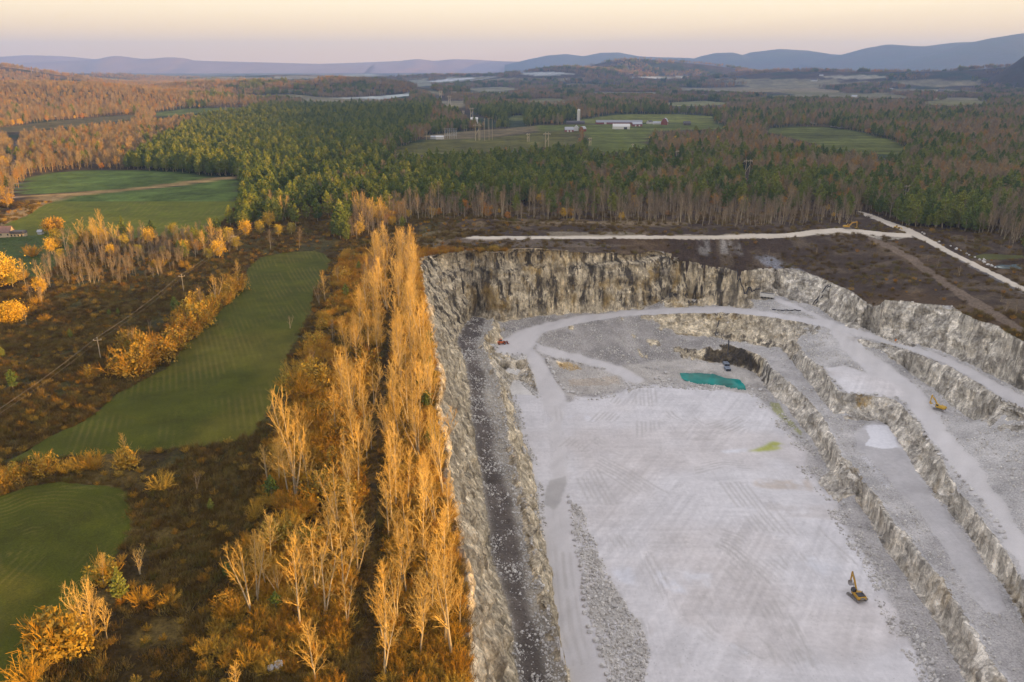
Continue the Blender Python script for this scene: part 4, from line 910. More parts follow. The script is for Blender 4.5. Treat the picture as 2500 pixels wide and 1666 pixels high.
# ---- a mass nobody could count: one object that scatters one stock
def scatter(name, P, S, key, R=None, kind='stuff', idx=None):
    if not len(P): return
    n = len(P); nv = len(LIB[key].objects)
    me = bpy.data.meshes.new(name); me.vertices.add(n); me.vertices.foreach_set('co', np.ascontiguousarray(P, np.float32).ravel())
    def add(nm, ty, arr, f='value'): a = me.attributes.new(nm, ty, 'POINT'); a.data.foreach_set(f, arr)
    rz = np.zeros((n, 3), np.float32); rz[:, 2] = RNG.uniform(0, 6.283, n)
    if R is not None: rz = np.ascontiguousarray(R, np.float32)
    add('rot', 'FLOAT_VECTOR', rz.ravel(), 'vector'); add('scl', 'FLOAT', np.ascontiguousarray(S, np.float32)); add('pick', 'INT', np.ascontiguousarray(RNG.integers(0, nv, n) if idx is None else idx, np.int32))
    o = link(name, me); g = bpy.data.node_groups.new(name, 'GeometryNodeTree')
    g.interface.new_socket('Geometry', in_out='INPUT', socket_type='NodeSocketGeometry'); g.interface.new_socket('Geometry', in_out='OUTPUT', socket_type='NodeSocketGeometry')
    N = g.nodes; L = g.links; gi = N.new('NodeGroupInput'); go = N.new('NodeGroupOutput'); iop = N.new('GeometryNodeInstanceOnPoints'); ci = N.new('GeometryNodeCollectionInfo')
    ci.inputs['Collection'].default_value = LIB[key]; ci.inputs['Separate Children'].default_value = True; ci.inputs['Reset Children'].default_value = True
    def na(nm, ty): x = N.new('GeometryNodeInputNamedAttribute'); x.data_type = ty; x.inputs['Name'].default_value = nm; return x.outputs['Attribute']
    L.new(gi.outputs[0], iop.inputs['Points']); L.new(ci.outputs[0], iop.inputs['Instance']); iop.inputs['Pick Instance'].default_value = True
    L.new(na('pick', 'INT'), iop.inputs['Instance Index']); L.new(na('rot', 'FLOAT_VECTOR'), iop.inputs['Rotation']); L.new(na('scl', 'FLOAT'), iop.inputs['Scale']); L.new(iop.outputs[0], go.inputs[0])
    md = o.modifiers.new('scatter', 'NODES'); md.node_group = g
    return tag(o, kind=kind)

# ---- where the woods stand
def jgrid(x0, x1, y0, y1, s, jit=.85):
    a, b = np.meshgrid(np.arange(x0, x1, s), np.arange(y0, y1, s)); a = a.ravel(); b = b.ravel()
    return a + RNG.uniform(-.5, .5, a.size) * s * jit, b + RNG.uniform(-.5, .5, a.size) * s * jit
def hzv(x, y):
    i = np.clip(np.round((x - X0) / G).astype(int), 0, NX - 1); j = np.clip(np.round((y - Y0) / G).astype(int), 0, NY - 1)
    n = (x > X0) & (x < X1) & (y > Y0) & (y < Y1); return np.where(n, H[j, i], far_z(x, y))
def inF(x, y, z, s): a, b, c = project(x, y, z); return inside(a, b, ppoly(s)) & (c > 1)
CLEAR = ["F 1968,482 1985,484 2092,525 2200,580 2353,652 2353,690 2200,605 2080,545 1985,500", "F 0,480 40,360 20,330 60,300 66,300 48,340 44,380 30,430 10,480 0,520", "F 640,460 720,400 780,375 800,375 700,445 620,500 560,560 540,560",
         "F 870,363 990,312 1000,316 900,365", CORR, "F 1030,262 980,215 950,195 975,195 1010,215 1060,250 1090,262", FARF['sub'][0], "F 1290,278 1340,276 1520,278 1560,285 1500,296 1300,303", "F 860,362 890,358 980,356 1100,351 1240,341 1340,331 1350,345 1240,352 1100,362 980,368 880,370"]
FORE = "F -300,560 -300,100 2700,100 2700,640 2400,600 2353,575 2290,545 2200,530 2100,524 2000,500 1962,497 1955,515 1880,518 1700,525 1500,517 1300,507 1080,505 960,507 900,530 800,560 765,545 780,500 740,470 700,480 640,520 560,530 480,520 540,470 545,408 475,404 400,396 300,390 200,389 100,398 60,408 45,430 30,450 20,480 -10,500"
POLEWIN = ['V 440,1075 525,1075 525,1212 440,1212', 'V 1515,1248 1600,1248 1600,1350 1515,1350', 'V 1772,1280 1820,1280 1820,1365 1772,1365', 'V 732,1128 768,1128 768,1208 732,1208', 'U 1362,890 1432,890 1432,1002 1362,1002', 'U 2255,1015 2300,1015 2300,1090 2255,1090']
TREES = {'bare': [], 'pine': [], 'yellow': []}
def plant(kind, x, y, z, s): TREES[kind].append(np.column_stack([x, y, z, s]))
def woods(y0, y1, s, scale, keys):
    half = .70 * y1; x, y = jgrid(-half, half, y0, y1, s); z = hzv(x, y); a, b, c = project(x, y, z)
    m = (a > -120) & (a < 2620) & (c > 1); x, y, z, a, b = x[m], y[m], z[m], a[m], b[m]
    m = inside(a, b, ppoly(FORE))
    for p in CLEAR + [v[0] for v in FARF.values()] + [FIELDS[k] for k in FIELDS]: m &= ~inside(a, b, ppoly(p))
    sc_ = scale * 15.0
    for f in (.5, 1.0):
        a2, b2, c2 = project(x, y, z + sc_ * f)
        for k in FARF:
            if k != 'road': m &= ~inside(a2, b2, ppoly(FARF[k][0]))
        for p in POLEWIN: m &= ~inside(a2, b2, ppoly(p))
    near = (y < Y1 - 1) & (x > X0) & (x < X1); j = np.clip(np.round((y - Y0) / G).astype(int), 0, NY - 1); i = np.clip(np.round((x - X0) / G).astype(int), 0, NX - 1)
    m &= ~(near & (PITM[j, i] | (LAB[j, i] == Z_ROAD)))
    m &= ~((y > 2700) & (fbm(x * .5, y, 260, 3, 231) > .565))
    x, y, z, a, b = x[m], y[m], z[m], a[m], b[m]
    fx_, fy_ = a / ZR['F'][2], b / ZR['F'][2]
    pp = np.where(b > 330, .27, .14) + 1.8 * (fbm(x, y, 130, 4, 221) - .50) + .9 * (fbm(x, y, 40, 2, 240) - .5)
    L1 = np.interp(fy_, [250, 262, 280, 330, 400], [620, 560, 470, 380, 270])          # orange wood | pine wood, on the left
    pw = (fy_ > 250) & (fx_ > L1) & (fx_ < np.interp(fy_, [250, 290, 330, 400, 480], [1000, 980, 900, 760, 700])); pp = np.where(pw, 1.0, pp)
    pp = np.where((fy_ > 250) & (fx_ < L1), .03, pp); pp = np.where((fy_ < 250) & (fx_ < 430) & (fy_ > 130), -.05, pp)
    belt = (fx_ > 800) & (fx_ < 1345) & (fy_ > 345) & (fy_ < 478); pp = np.where(belt, 1.1 - .5 * (fbm(x, y, 30, 2, 241) > .6), pp)
    front = (fy_ > 474) & (fx_ > 790) & (fx_ < 2000); pp = np.where(front, -.1, pp)
    front_p = front & (RNG.random(len(x)) < .12) & (fy_ < 500); pp = np.where(front_p, 1, pp); keepf = ~front | (RNG.random(len(x)) < .35 + .9 * (fbm(x, y, 22, 2, 251) - .2)); pp = np.where(keepf, pp, -9)
    beltR = (fx_ >= 1345) & (fy_ > 440) & (fy_ <= 474); pp = np.where(beltR, .42, pp)
    pinR = (fx_ > 2080) & (fy_ > 480) & (fy_ < 535) & (fx_ < 2270); pp = np.where(pinR, .95, pp)
    lit = (fx_ > 440) & (fx_ < 800) & (fy_ > 400) & (fy_ < 560); pp = np.where(lit, .95, pp)
    farmw = inside(a, b, ppoly("F 1140,300 1000,260 1160,255 1320,262 1330,285 1240,285 1130,303")); pp = np.where(farmw, .95, pp)
    gone = pp < -5; isp = RNG.random(len(x)) < pp; yel = (RNG.random(len(x)) < .03 + .05 * (fbm(x, y, 90, 2, 261) > .62)) & ~isp & (y < 2600)
    s0 = scale * RNG.uniform(.58, 1.15, len(x)); s0 = np.where(front & ~isp, s0 * RNG.uniform(.5, 1.1, len(x)) * np.where(front_p, .5, 1), s0)
    for key, m in ((keys[0], isp), (keys[1], ~isp & ~yel & ~gone), ('yellow', yel)):
        k = {'pine': 'pine', 'bare': 'bare', 'yellow': 'yellow'}.get(key)
        if k: plant(k, x[m], y[m], z[m], s0[m] * (.9 if k == 'yellow' else 1))
        else: scatter('far_woodland', np.column_stack([x[m], y[m], z[m] - .5]), s0[m], key)
woods(430, 900, 5.6, 1.0, ('pine', 'bare')); woods(900, 1700, 7.5, 1.0, ('pine', 'bare')); woods(1700, 2600, 11, 1.15, ('pine', 'bare'))
woods(2600, 4200, 19, 1.0, ('pineclump', 'bareclump')); woods(4200, 7200, 34, 1.35, ('pineclump', 'bareclump'))
# hedgerow trees and thickets that stand out one by one are set after these
# ------------------------------------------------------------------ trees and shrubs one can tell apart
FRAMEC = (2353 / 2)
PINES = np.vstack(TREES['pine']); BARES = np.vstack(TREES['bare']); YELS = np.vstack(TREES['yellow'])
def seen(T, h=18):
    a, b, c = project(T[:, 0], T[:, 1], T[:, 2] + h * .5 * T[:, 3]); return np.where((a > -20) & (a < 2520) & (b > -20) & (b < 1690), h * T[:, 3] / np.maximum(c, 1), 0)
# near rows: strips along the quarry rim
def strip(s, sp, sc0, sc1, keep=1.0, m=None):
    P = ppoly(s); W = np.array([on_z('S', a, b, 0) for a, b in P]); x, y = jgrid(W[:, 0].min(), W[:, 0].max(), W[:, 1].min(), W[:, 1].max(), sp)
    z = hzv(x, y); a, b, c = project(x, y, z); k = inside(a, b, P) & (RNG.random(len(x)) < keep)
    j = np.clip(np.round((y - Y0) / G).astype(int), 0, NY - 1); i = np.clip(np.round((x - X0) / G).astype(int), 0, NX - 1); k &= ~PITM[j, i] & (RIMD[j, i] > 1.5) & (LAB[j, i] != Z_FIELD)
    return np.column_stack([x[k], y[k], z[k], RNG.uniform(sc0, sc1, k.sum())])
ROWR = "B 290,0 330,200 300,500 270,800 250,1100 230,1560 860,1560 840,1200 820,900 790,650 750,450 710,200 680,0|A 650,1500 620,1250 640,1050 600,850 570,690 540,550 515,400 500,300 490,200 440,120 380,160 395,400 375,700 350,950 320,1250 290,1550"
ROWL = "A 360,150 340,420 320,650 290,900 265,1150 235,1300 215,1550|B 200,0 170,300 160,700 110,1000 0,1050 -60,700 -80,200 -40,0|A 0,1200 60,900 120,600 200,300 250,150"
N1 = strip(ROWR, 6.6, .6, 1.1); N2 = strip(ROWL, 7.4, .6, 1.1, .85)
def spots(k, pts, sc, var=.12):
    out = []
    for q in pts:
        x, y, z = hit(k, q[0], q[1]); out.append((x, y, z, (q[2] if len(q) > 2 else sc) * random.uniform(1 - var, 1 + var)))
    return np.array(out)
N3 = np.vstack([spots('M', [(1835, 740, .95), (1795, 900, .85), (1740, 1010, .85), (1695, 1070, .95), (2200, 1110, 1.05), (2130, 950, 1.15), (2250, 700, 1.1), (2320, 930, 1.1), (2345, 1190, .8), (2035, 1210, 1.05), (2140, 1590, .95), (2080, 980, 1.0), (1600, 1640, .5), (1885, 970, .45)], .9),
  spots('M', [(1810, 205, .8), (1950, 290, 1.2), (2000, 300, 1.25), (1890, 220, .7), (2090, 250, .8), (2060, 100, 1.1), (1990, 180, 1.2)], 1.0),
  spots('L', [(2160, 540, .75), (2200, 520, .7), (2285, 395, .65), (2100, 965, .55), (1610, 385, .9), (1460, 545, .95), (1365, 575, .6), (1830, 165, .75), (2025, 155, .85), (900, 865, .55), (1960, 700, .35), (2250, 800, .5), (2330, 1280, .95), (865, 1585, .62), (1010, 720, .4), (1080, 200, .5), (500, 330, .5), (560, 300, .5)], .8),
  spots('M', [(630, 1270, .78), (600, 1275, .7), (650, 1262, .6), (730, 1290, .45), (945, 825, .38), (1330, 255, .4), (700, 890, .4), (720, 850, .35)], .7),
  spots('A', [(130, 1265, .95), (60, 1240, .75), (160, 1270, .7), (100, 1560, .75), (200, 460, .8), (240, 420, .7), (290, 340, .9), (180, 350, .6)], .9),
  spots('U', [(40, 1470, 1.0), (110, 1480, 1.0), (160, 1500, 1.0), (210, 1530, 1.05), (260, 1540, 1.0), (300, 1550, 1.1), (-60, 1460, .9), (-20, 1500, .9)], 1.0)])
N4 = spots('F', [(195, 562, 1.05), (215, 566, 1.0), (240, 560, 1.1), (262, 568, .9), (300, 562, .85), (330, 558, .9), (150, 575, .8), (175, 580, .85), (470, 585, 1.0), (490, 570, 1.0), (510, 580, .95), (430, 566, .8), (85, 640, .7), (100, 660, .8), (60, 660, .8), (205, 575, .9), (228, 572, .95), (250, 575, .9), (360, 570, .8), (380, 575, .75), (410, 575, .7)], .9)
TH = strip("F 110,645 95,605 150,592 210,565 330,525 430,512 500,545 560,565 515,595 430,602 380,645 280,655 180,660", 5.0, .25, .55, .7)
TH2 = strip("F 180,525 260,520 330,530 300,550 200,555", 5, .4, .6, .6); TH3 = strip("F 60,700 100,650 120,640 110,700 60,760", 6, .45, .6, .5)
TH4 = strip("C 1580,160 1700,150 2100,420 2353,560 2353,640 2100,520 1800,330", 13, .18, .42, .6); TH5 = strip("C 300,60 1000,60 1200,120 1000,200 560,230 250,200", 12, .15, .35, .5); TH6 = strip("R 1000,400 2353,420 2353,700 1500,640 1100,500", 14, .25, .5, .6)
NEAR = np.vstack([N1, N2, N3, N4, TH, TH2, TH3, TH4, TH5, TH6])
ALLB = np.vstack([NEAR, BARES]); key = seen(ALLB); order = np.argsort(-key); top = order[:300]; rest = order[300:]
def trees_from(name, protos, rows, label_of, cat, group_of, parts=True):
    first = {}
    for x, y, z, s in rows:
        v = int((abs(x * 7.13 + y * 3.7)) % len(protos)); (ta, tb), h, _ = (BARE_SHADE if name == 'bare_tree' and y > 560 and x > -60 else protos)[v]
        rz = (x * 1.7 + y * 2.3) % 6.283
        r = empty(name, (x, y, z - .15), rz, label_of(x, y, z, s * h), cat, group_of(x, y), s)
        a = link('trunk', ta, r); b = link('crown', tb, r)
def spotname(x, y, z):
    a, b, _ = project(np.array([x]), np.array([y]), np.array([z])); return float(a[0] / 2500), float(b[0] / 1666)
def where(x, y, z):
    a, b = spotname(x, y, z)
    v = ['top', 'upper', 'middle', 'lower', 'bottom'][min(4, max(0, int(b * 5)))]; u = ['far left', 'left', 'centre left', 'centre', 'centre right', 'right', 'far right'][min(6, max(0, int(a * 7)))]
    return u, v
RX = np.argsort(RIMP[:60, 1]); RYs, RXs = RIMP[:60, 1][RX], RIMP[:60, 0][RX]
TRK = np.array([on_z('B', *p, 0) for p in [(170, 1550), (200, 1200), (225, 800), (250, 400), (270, 0)]] + [on_z('A', *p, 0) for p in [(270, 1300), (300, 950), (330, 700), (350, 500), (360, 300), (370, 150)]])
TRK = TRK[np.argsort(TRK[:, 1])]
def tree_label(x, y, z, h):
    a, b = spotname(x, y, z); size = 'tall' if h > 16 else ('short' if h < 9 else 'middling')
    along = 'near the bottom edge' if y < 170 else ('low down' if y < 230 else ('halfway along' if y < 330 else ('towards the far end' if y < 440 else 'by the far corner')))
    tr = np.interp(y, TRK[:, 1], TRK[:, 0]); rm = np.interp(y, RYs, RXs)
    if y < 560 and tr < x < rm + 2: return '%s bare golden tree between dark track and quarry rim, %s' % (size, along)
    if y < 560 and tr - 45 < x <= tr: return '%s bare golden tree left of the dark track, %s' % (size, along)
    if y < 560 and x > 60: return 'thin bare tree on the brown slope above the quarry, %s' % where(x, y, z)[0]
    if y < 600 and x < -60: return '%s bare tree in the scrub around the green fields, %s %s' % ((size,) + where(x, y, z))
    return '%s bare grey tree in the belt behind the quarry, %s' % (size, where(x, y, z)[0])
def tree_group(x, y):
    tr = np.interp(y, TRK[:, 1], TRK[:, 0]); rm = np.interp(y, RYs, RXs)
    if y < 560 and tr < x < rm + 2: return 'bare trees along the quarry rim'
    if y < 560 and tr - 45 < x <= tr: return 'bare trees left of the track'
    if y < 560 and x > 60: return 'bare trees on the brown slope'
    if y < 600 and x < -60: return 'bare trees in the scrub'
    return 'bare trees in the belt behind the quarry'
trees_from('bare_tree', BARE, ALLB[top], tree_label, 'tree', tree_group)
R_ = ALLB[rest]; nr = rest < len(NEAR)
edge = nr | (R_[:, 1] < 700)
scatter('bare_woodland', np.column_stack([R_[~edge][:, :3]]), R_[~edge][:, 3], 'bare'); scatter('bare_thicket', np.column_stack([R_[edge][:, :3]]), R_[edge][:, 3], 'edge')
NP = np.vstack([spots('L', [(1190, 605, .62), (1215, 235, .6), (1255, 240, .6), (90, 1110, .45), (740, 615, .22), (800, 610, .2), (480, 770, .22), (20, 900, .25)], .6), spots('M', [(1840, 320, .40), (820, 1015, .38), (1430, 400, .2), (1870, 1070, .3), (1540, 850, .25)], .4),
   spots('F', [(285, 556, .75), (350, 552, .7), (390, 556, .55), (415, 560, .5), (470, 572, .75), (445, 562, .7), (500, 540, .8), (530, 520, .85), (560, 515, .85), (590, 500, .85), (730, 510, .95), (755, 500, 1.0), (705, 505, .75), (680, 520, .7), (720, 475, 1.0), (925, 525, .55)], .7),
   spots('A', [(560, 880, .35), (600, 1000, .4), (540, 1100, .38), (590, 1240, .4), (620, 1500, .35), (600, 820, .35), (40, 500, .4), (130, 320, .35)], .4)])
ALLP = np.vstack([NP, PINES]); key = seen(ALLP); order = np.argsort(-key); top = order[:300]; rest = order[300:]
def pine_label(x, y, z, h):
    u, v = where(x, y, z); size = 'tall' if h > 17 else ('small' if h < 9 else 'mid-sized')
    if y < 480: return '%s green pine among golden scrub and bare trees, %s %s' % (size, u, v)
    if x < -60 and y < 1000: return '%s pine in the row behind the striped green field, %s, %s' % (size, u, 'front row' if y < 640 else ('second row' if y < 720 else 'further back'))
    return '%s dark green pine in the belt behind the quarry, %s' % (size, u)
trees_from('pine_tree', PINE, ALLP[top], pine_label, 'pine', lambda x, y: 'pines among the scrub and fields' if y < 480 else ('pines behind the striped field' if x < -60 else 'pines in the belt behind the quarry'))
scatter('pine_woodland', ALLP[rest][:, :3], ALLP[rest][:, 3], 'pine')
ky = np.argsort(-seen(YELS))[:60]
for x, y, z, s in YELS[ky]:
    o = link('yellow_tree', LIB['yellow'].objects[int(abs(x * 3)) % 4].data, None, (x, y, z - .2), (0, 0, x % 6), (s,) * 3)
    u, v = where(x, y, z); tag(o, ('yellow or orange leafy tree amid the brown woods, %s, %s part' % (u, v)), 'tree', 'leafy trees amid the woods')
ry = np.setdiff1d(np.arange(len(YELS)), ky); scatter('yellow_woodland', YELS[ry][:, :3], YELS[ry][:, 3], 'yellow')
# special leafy trees
def leafy(name, k, x, y, h, w, mt, label, droop=0.0, seed=1, n=90, size=.6):
    X, Y, Z = hit(k, x, y); r = empty(name, (X, Y, Z - .1), 0, label, 'tree'); a, b = leafy_tree(900 + seed, h, w, n, 60, size, droop)
    link('trunk', make_mesh('trunk', *a, [M_BARK], True), r); link('crown', make_mesh('crown', *b, [mt]), r)
leafy('willow_tree', 'L', 20, 400, 17, 9.5, M_YEL, 'big bright yellow willow at the left edge', .7, 1, 110, .8)
leafy('willow_tree', 'L', 70, 660, 11, 6.2, M_YEL, 'smaller yellow willow below the big one', .7, 2, 90, .7)
leafy('maple_tree', 'H', 1950, 720, 11, 6.5, M_ORA, 'round orange maple beside the grey shed', 0, 3, 90, .7)
leafy('yellow_tree', 'T', 20, 1160, 17, 7, M_YEL, 'yellow green tree left of the country road', 0, 4, 80, .8)
OT = [(120, 585, .8), (140, 600, .7), (170, 570, .8), (255, 590, .6), (290, 575, .9), (320, 590, .7), (345, 565, .9), (375, 590, .6), (400, 545, .9), (425, 590, .8), (455, 560, .9), (480, 600, .7), (505, 595, .9), (525, 560, 1.0), (545, 575, .8), (565, 545, .9), (600, 540, .9), (640, 545, .8), (620, 525, .9), (670, 540, .8), (30, 660, .7), (95, 680, .7), (130, 560, .9), (215, 555, 1.0), (235, 566, .9)]
for i, (x, y, s) in enumerate(OT):
    X, Y, Z = hit('F', x, y); o = link('leafy_tree', LIB['olive' if i % 3 else 'yellow'].objects[i % 3].data, None, (X, Y, Z - .1), (0, 0, i), (s, s, s * 1.1))
    u, v = where(X, Y, Z); tag(o, 'yellow green leafy tree before the big meadow, %s, %s' % (u, 'front edge' if y > 585 else ('middle' if y > 560 else 'back edge')), 'tree', 'leafy trees before the big meadow')
# shrubs one by one
SH = [('L', 900, 1010, 2.1), ('L', 985, 985, 1.5), ('L', 1050, 930, 2.0), ('L', 1120, 890, 1.6), ('L', 1180, 835, 1.8), ('L', 1240, 765, 2.0), ('L', 1290, 730, 2.2), ('L', 1345, 690, 2.0), ('L', 1310, 640, 1.7), ('L', 1400, 610, 1.6), ('L', 1440, 560, 1.6), ('L', 1545, 490, 1.7), ('L', 1600, 445, 1.6), ('L', 1330, 560, 1.8), ('L', 1230, 690, 1.6), ('L', 890, 840, 1.5), ('L', 930, 850, 1.3), ('L', 620, 1035, 1.1), ('L', 1560, 420, 1.3), ('L', 1500, 540, 1.3),
      ('L', 1040, 280, 1.1), ('L', 1250, 290, 1.3), ('L', 1290, 310, 1.0), ('L', 1080, 290, 1.2), ('L', 300, 650, .9), ('L', 200, 590, 1.2), ('L', 250, 540, 1.1), ('L', 160, 360, 1.4), ('L', 470, 760, 1.0),
      ('L', 2060, 1150, 2.2), ('L', 2000, 1060, 1.9), ('L', 2120, 1080, 1.9), ('L', 1960, 1130, 1.5), ('L', 2230, 1330, 2.0), ('L', 2150, 1400, 2.1), ('L', 2290, 1470, 2.0), ('L', 2200, 1520, 1.8), ('L', 2320, 1050, 1.5), ('L', 2180, 700, 1.2), ('L', 2260, 560, 1.4), ('L', 2330, 420, 1.3), ('L', 2130, 820, 1.3), ('L', 2060, 900, 1.4),
      ('M', 390, 1340, 2.3), ('M', 440, 1290, 1.6), ('M', 310, 1290, 1.5), ('M', 500, 1330, 1.4), ('M', 440, 140, 1.2), ('M', 560, 120, 1.5), ('M', 640, 110, 1.3), ('M', 700, 860, 1.1), ('M', 1095, 250, 1.6), ('M', 950, 1010, 1.0), ('M', 1540, 1060, .9), ('M', 1150, 1020, .8), ('M', 200, 1560, 1.3), ('M', 860, 90, 1.5), ('M', 300, 140, 1.2), ('M', 120, 170, 1.0), ('M', 50, 220, 1.0),
      ('M', 1880, 620, 1.3), ('M', 1950, 520, 1.5), ('M', 2040, 420, 1.5), ('M', 1930, 380, 1.4), ('M', 2080, 640, 1.3), ('M', 1890, 940, 1.2), ('M', 1990, 880, 1.2), ('M', 2150, 300, 1.6), ('M', 2260, 130, 1.6), ('M', 2120, 60, 1.7), ('M', 2330, 330, 1.4),
      ('A', 60, 560, 1.5), ('A', 110, 470, 1.4), ('A', 20, 380, 1.5), ('A', 90, 250, 1.3), ('A', 40, 740, 1.3), ('A', 230, 820, 1.5), ('A', 180, 950, 1.5), ('A', 30, 1000, 1.5), ('F', 195, 556, 1.8), ('F', 215, 560, 1.7), ('F', 235, 562, 1.6), ('F', 425, 565, 1.8), ('F', 455, 575, 1.7), ('F', 130, 570, 1.6), ('F', 75, 590, 1.6)]
for k, x, y, s in SH:
    X, Y, Z = hit(k, x, y); hed = (k == 'L' and 850 < x < 1650 and y > 400); o = link('shrub', LIB['bush' if hed or int(X * 5 + Y) % 2 else 'shrub'].objects[int(abs(X * 3 + Y)) % 4].data, None, (X, Y, Z - .1), (0, 0, X % 6), (s * (1.25 if hed else 1.15),) * 3)
    u, v = where(X, Y, Z)
    tag(o, ('big olive or orange bush in the hedge along the striped field, %s, %s' % (u, v)) if hed else ('orange brown bush in the rough scrub, %s, %s part' % (u, v)), 'bush', 'bushes of the field hedge' if hed else 'bushes in the scrub')
# weeds, brush and small shrubs nobody could count
def cover(y0, y1, s, half, prob, key, s0, s1, name, seed):
    x, y = jgrid(-half, min(half, X1 - 5), y0, y1, s); j = np.clip(np.round((y - Y0) / G).astype(int), 0, NY - 1); i = np.clip(np.round((x - X0) / G).astype(int), 0, NX - 1)
    z = H[j, i]; a, b, c = project(x, y, z); k = (x > X0) & (a > -60) & (a < 2560) & (b < 1760) & (LAB[j, i] == Z_GROUND) & ~PITM[j, i] & ~LT[j, i]
    k &= ~inside(a, b, ppoly("B 280,0 260,300 240,800 215,1550 130,1550 170,800 200,0|A 220,1550 260,1200 300,900 330,600 365,400 385,600 350,900 320,1200 290,1550")) & ~inside(a, b, ppoly("F -100,545 0,540 60,540 150,548 180,560 140,600 100,640 0,640"))
    k &= RNG.random(len(x)) < prob * smooth(.25, .6, fbm(x, y, 16, 3, seed)) * np.where((x > 0) & (y > 400), .12 if key == 'shrub' else .4, 1)
    scatter(name, np.column_stack([x[k], y[k], z[k] - .05]), RNG.uniform(s0, s1, k.sum()), key)
cover(100, 420, 1.5, 330, .9, 'tuft', .6, 1.5, 'undergrowth', 401); cover(420, 720, 2.6, 470, .7, 'tuft', .9, 1.8, 'undergrowth', 402)
cover(100, 520, 5.0, 340, .6, 'shrub', .25, .65, 'low_brush', 403); cover(520, 720, 8.0, 470, .5, 'shrub', .3, .7, 'low_brush', 404)
x, y = jgrid(-110, 20, 100, 520, 2.1); j = np.round((y - Y0) / G).astype(int); i = np.round((x - X0) / G).astype(int)
rmv = np.interp(y, RYs, RXs); trv = np.interp(y, TRK[:, 1], TRK[:, 0]); k = (((x > trv + 3) & (x < rmv - 1.5)) | ((x < trv - 4) & (x > trv - 34) & (fbm(x, y, 14, 2, 405) > .36))) & ~PITM[j, i] & (LAB[j, i] == Z_GROUND) & (RNG.random(len(x)) < .9)
scatter('low_brush', np.column_stack([x[k], y[k], H[j, i][k] - .1]), RNG.uniform(.4, 1.05, k.sum()), 'shrub')
# ------------------------------------------------------------------ machines, buildings, poles, rocks
class MB:
    def __init__(s): s.p = []
    def box(s, c, d, rz=0.0, ry=0.0, taper=1.0, bev=0.0):
        x, y, z = [q / 2 for q in d]; t = taper
        V = np.array([(-x, -y, -z), (x, -y, -z), (x, y, -z), (-x, y, -z), (-x * t, -y * t, z), (x * t, -y * t, z), (x * t, y * t, z), (-x * t, y * t, z)], float)
        F = [(0, 3, 2, 1), (4, 5, 6, 7), (0, 1, 5, 4), (1, 2, 6, 5), (2, 3, 7, 6), (3, 0, 4, 7)]
        R = np.array(Matrix.Rotation(rz, 3, 'Z') @ Matrix.Rotation(ry, 3, 'Y')); s.p.append((V @ R.T + np.array(c), F)); return s
    def prof(s, pts, y0, y1):
        """outline in x,z pushed out along y"""
        n = len(pts); V = np.array([(a, y0, b) for a, b in pts] + [(a, y1, b) for a, b in pts], float)
        F = [tuple(range(n)), tuple(range(2 * n - 1, n - 1, -1))] + [(i, i + n, (i + 1) % n + n, (i + 1) % n) for i in range(n)]; s.p.append((V, F)); return s
    def tube(s, a, b, r, r2=None, n=8):
        V, F = prisms([a], [b], r, r2 if r2 is not None else r, n); s.p.append((V, [tuple(f) for f in F] + [tuple(range(n - 1, -1, -1)), tuple(range(n, 2 * n))])); return s
    def wheel(s, c, r, w, n=18):
        c = np.array(c, float); return s.tube(c - (0, w / 2, 0), c + (0, w / 2, 0), r, r, n)
    def build(s, name, m, parent=None, bevel=0.0):
        V = []; F = []; o = 0
        for v, f in s.p:
            V += [tuple(q) for q in v]; F += [tuple(i + o for i in g) for g in f]; o += len(v)
        me = bpy.data.meshes.new(name); me.from_pydata(V, [], F); me.materials.append(m); me.update()
        o = link(name, me, parent)
        if bevel:
            b = o.modifiers.new('bevel', 'BEVEL'); b.width = bevel; b.segments = 2; b.limit_method = 'ANGLE'
        return o
def m_paint(name, col, rough=.55, dirt=.35):
    m = mat(name, col, rough, spec=.35); t = NT(m); t.out(t.mix(t.ramp(t.noise(t.coord(), 1.3, 4), [(.45, 0.0), (.75, dirt)]), col, (.30, .27, .23))); return m
M_CY = m_paint('machine_yellow', (.46, .25, .012)); M_CY2 = m_paint('old_machine_yellow', (.55, .33, .02)); M_BLK = m_paint('machine_black', (.02, .02, .028), .5, .15); M_STEEL = m_paint('worn_steel', (.24, .22, .21)); M_TRK = m_paint('track_steel', (.13, .125, .12))
M_GLASS = mat('dark_glass', (.03, .04, .045), .08, spec=.6); M_RED = m_paint('loader_orange', (.62, .13, .02)); M_DRED = m_paint('bucket_red', (.20, .03, .02)); M_TYRE = mat('tyre_rubber', (.025, .025, .025), .85)
M_WHITE = m_paint('white_paint', (.55, .54, .52), .6, .2); M_BARNR = m_paint('barn_red', (.19, .045, .036), .7); M_TIN = m_paint('tin_roof', (.33, .345, .38), .5); M_DROOF = m_paint('dark_roof', (.07, .065, .075), .8); M_CONC = m_paint('pale_concrete', (.60, .58, .54), .85)
M_POLE = m_paint('weathered_pole', (.46, .37, .25), .9); M_WIRE = mat('wire', (.16, .14, .12), .5); M_STONE = m_paint('house_stone', (.50, .40, .27), .9, .6); M_GALV = m_paint('galvanised', (.40, .41, .42), .5); M_PUMP = m_paint('pump_grey', (.17, .20, .25), .5)
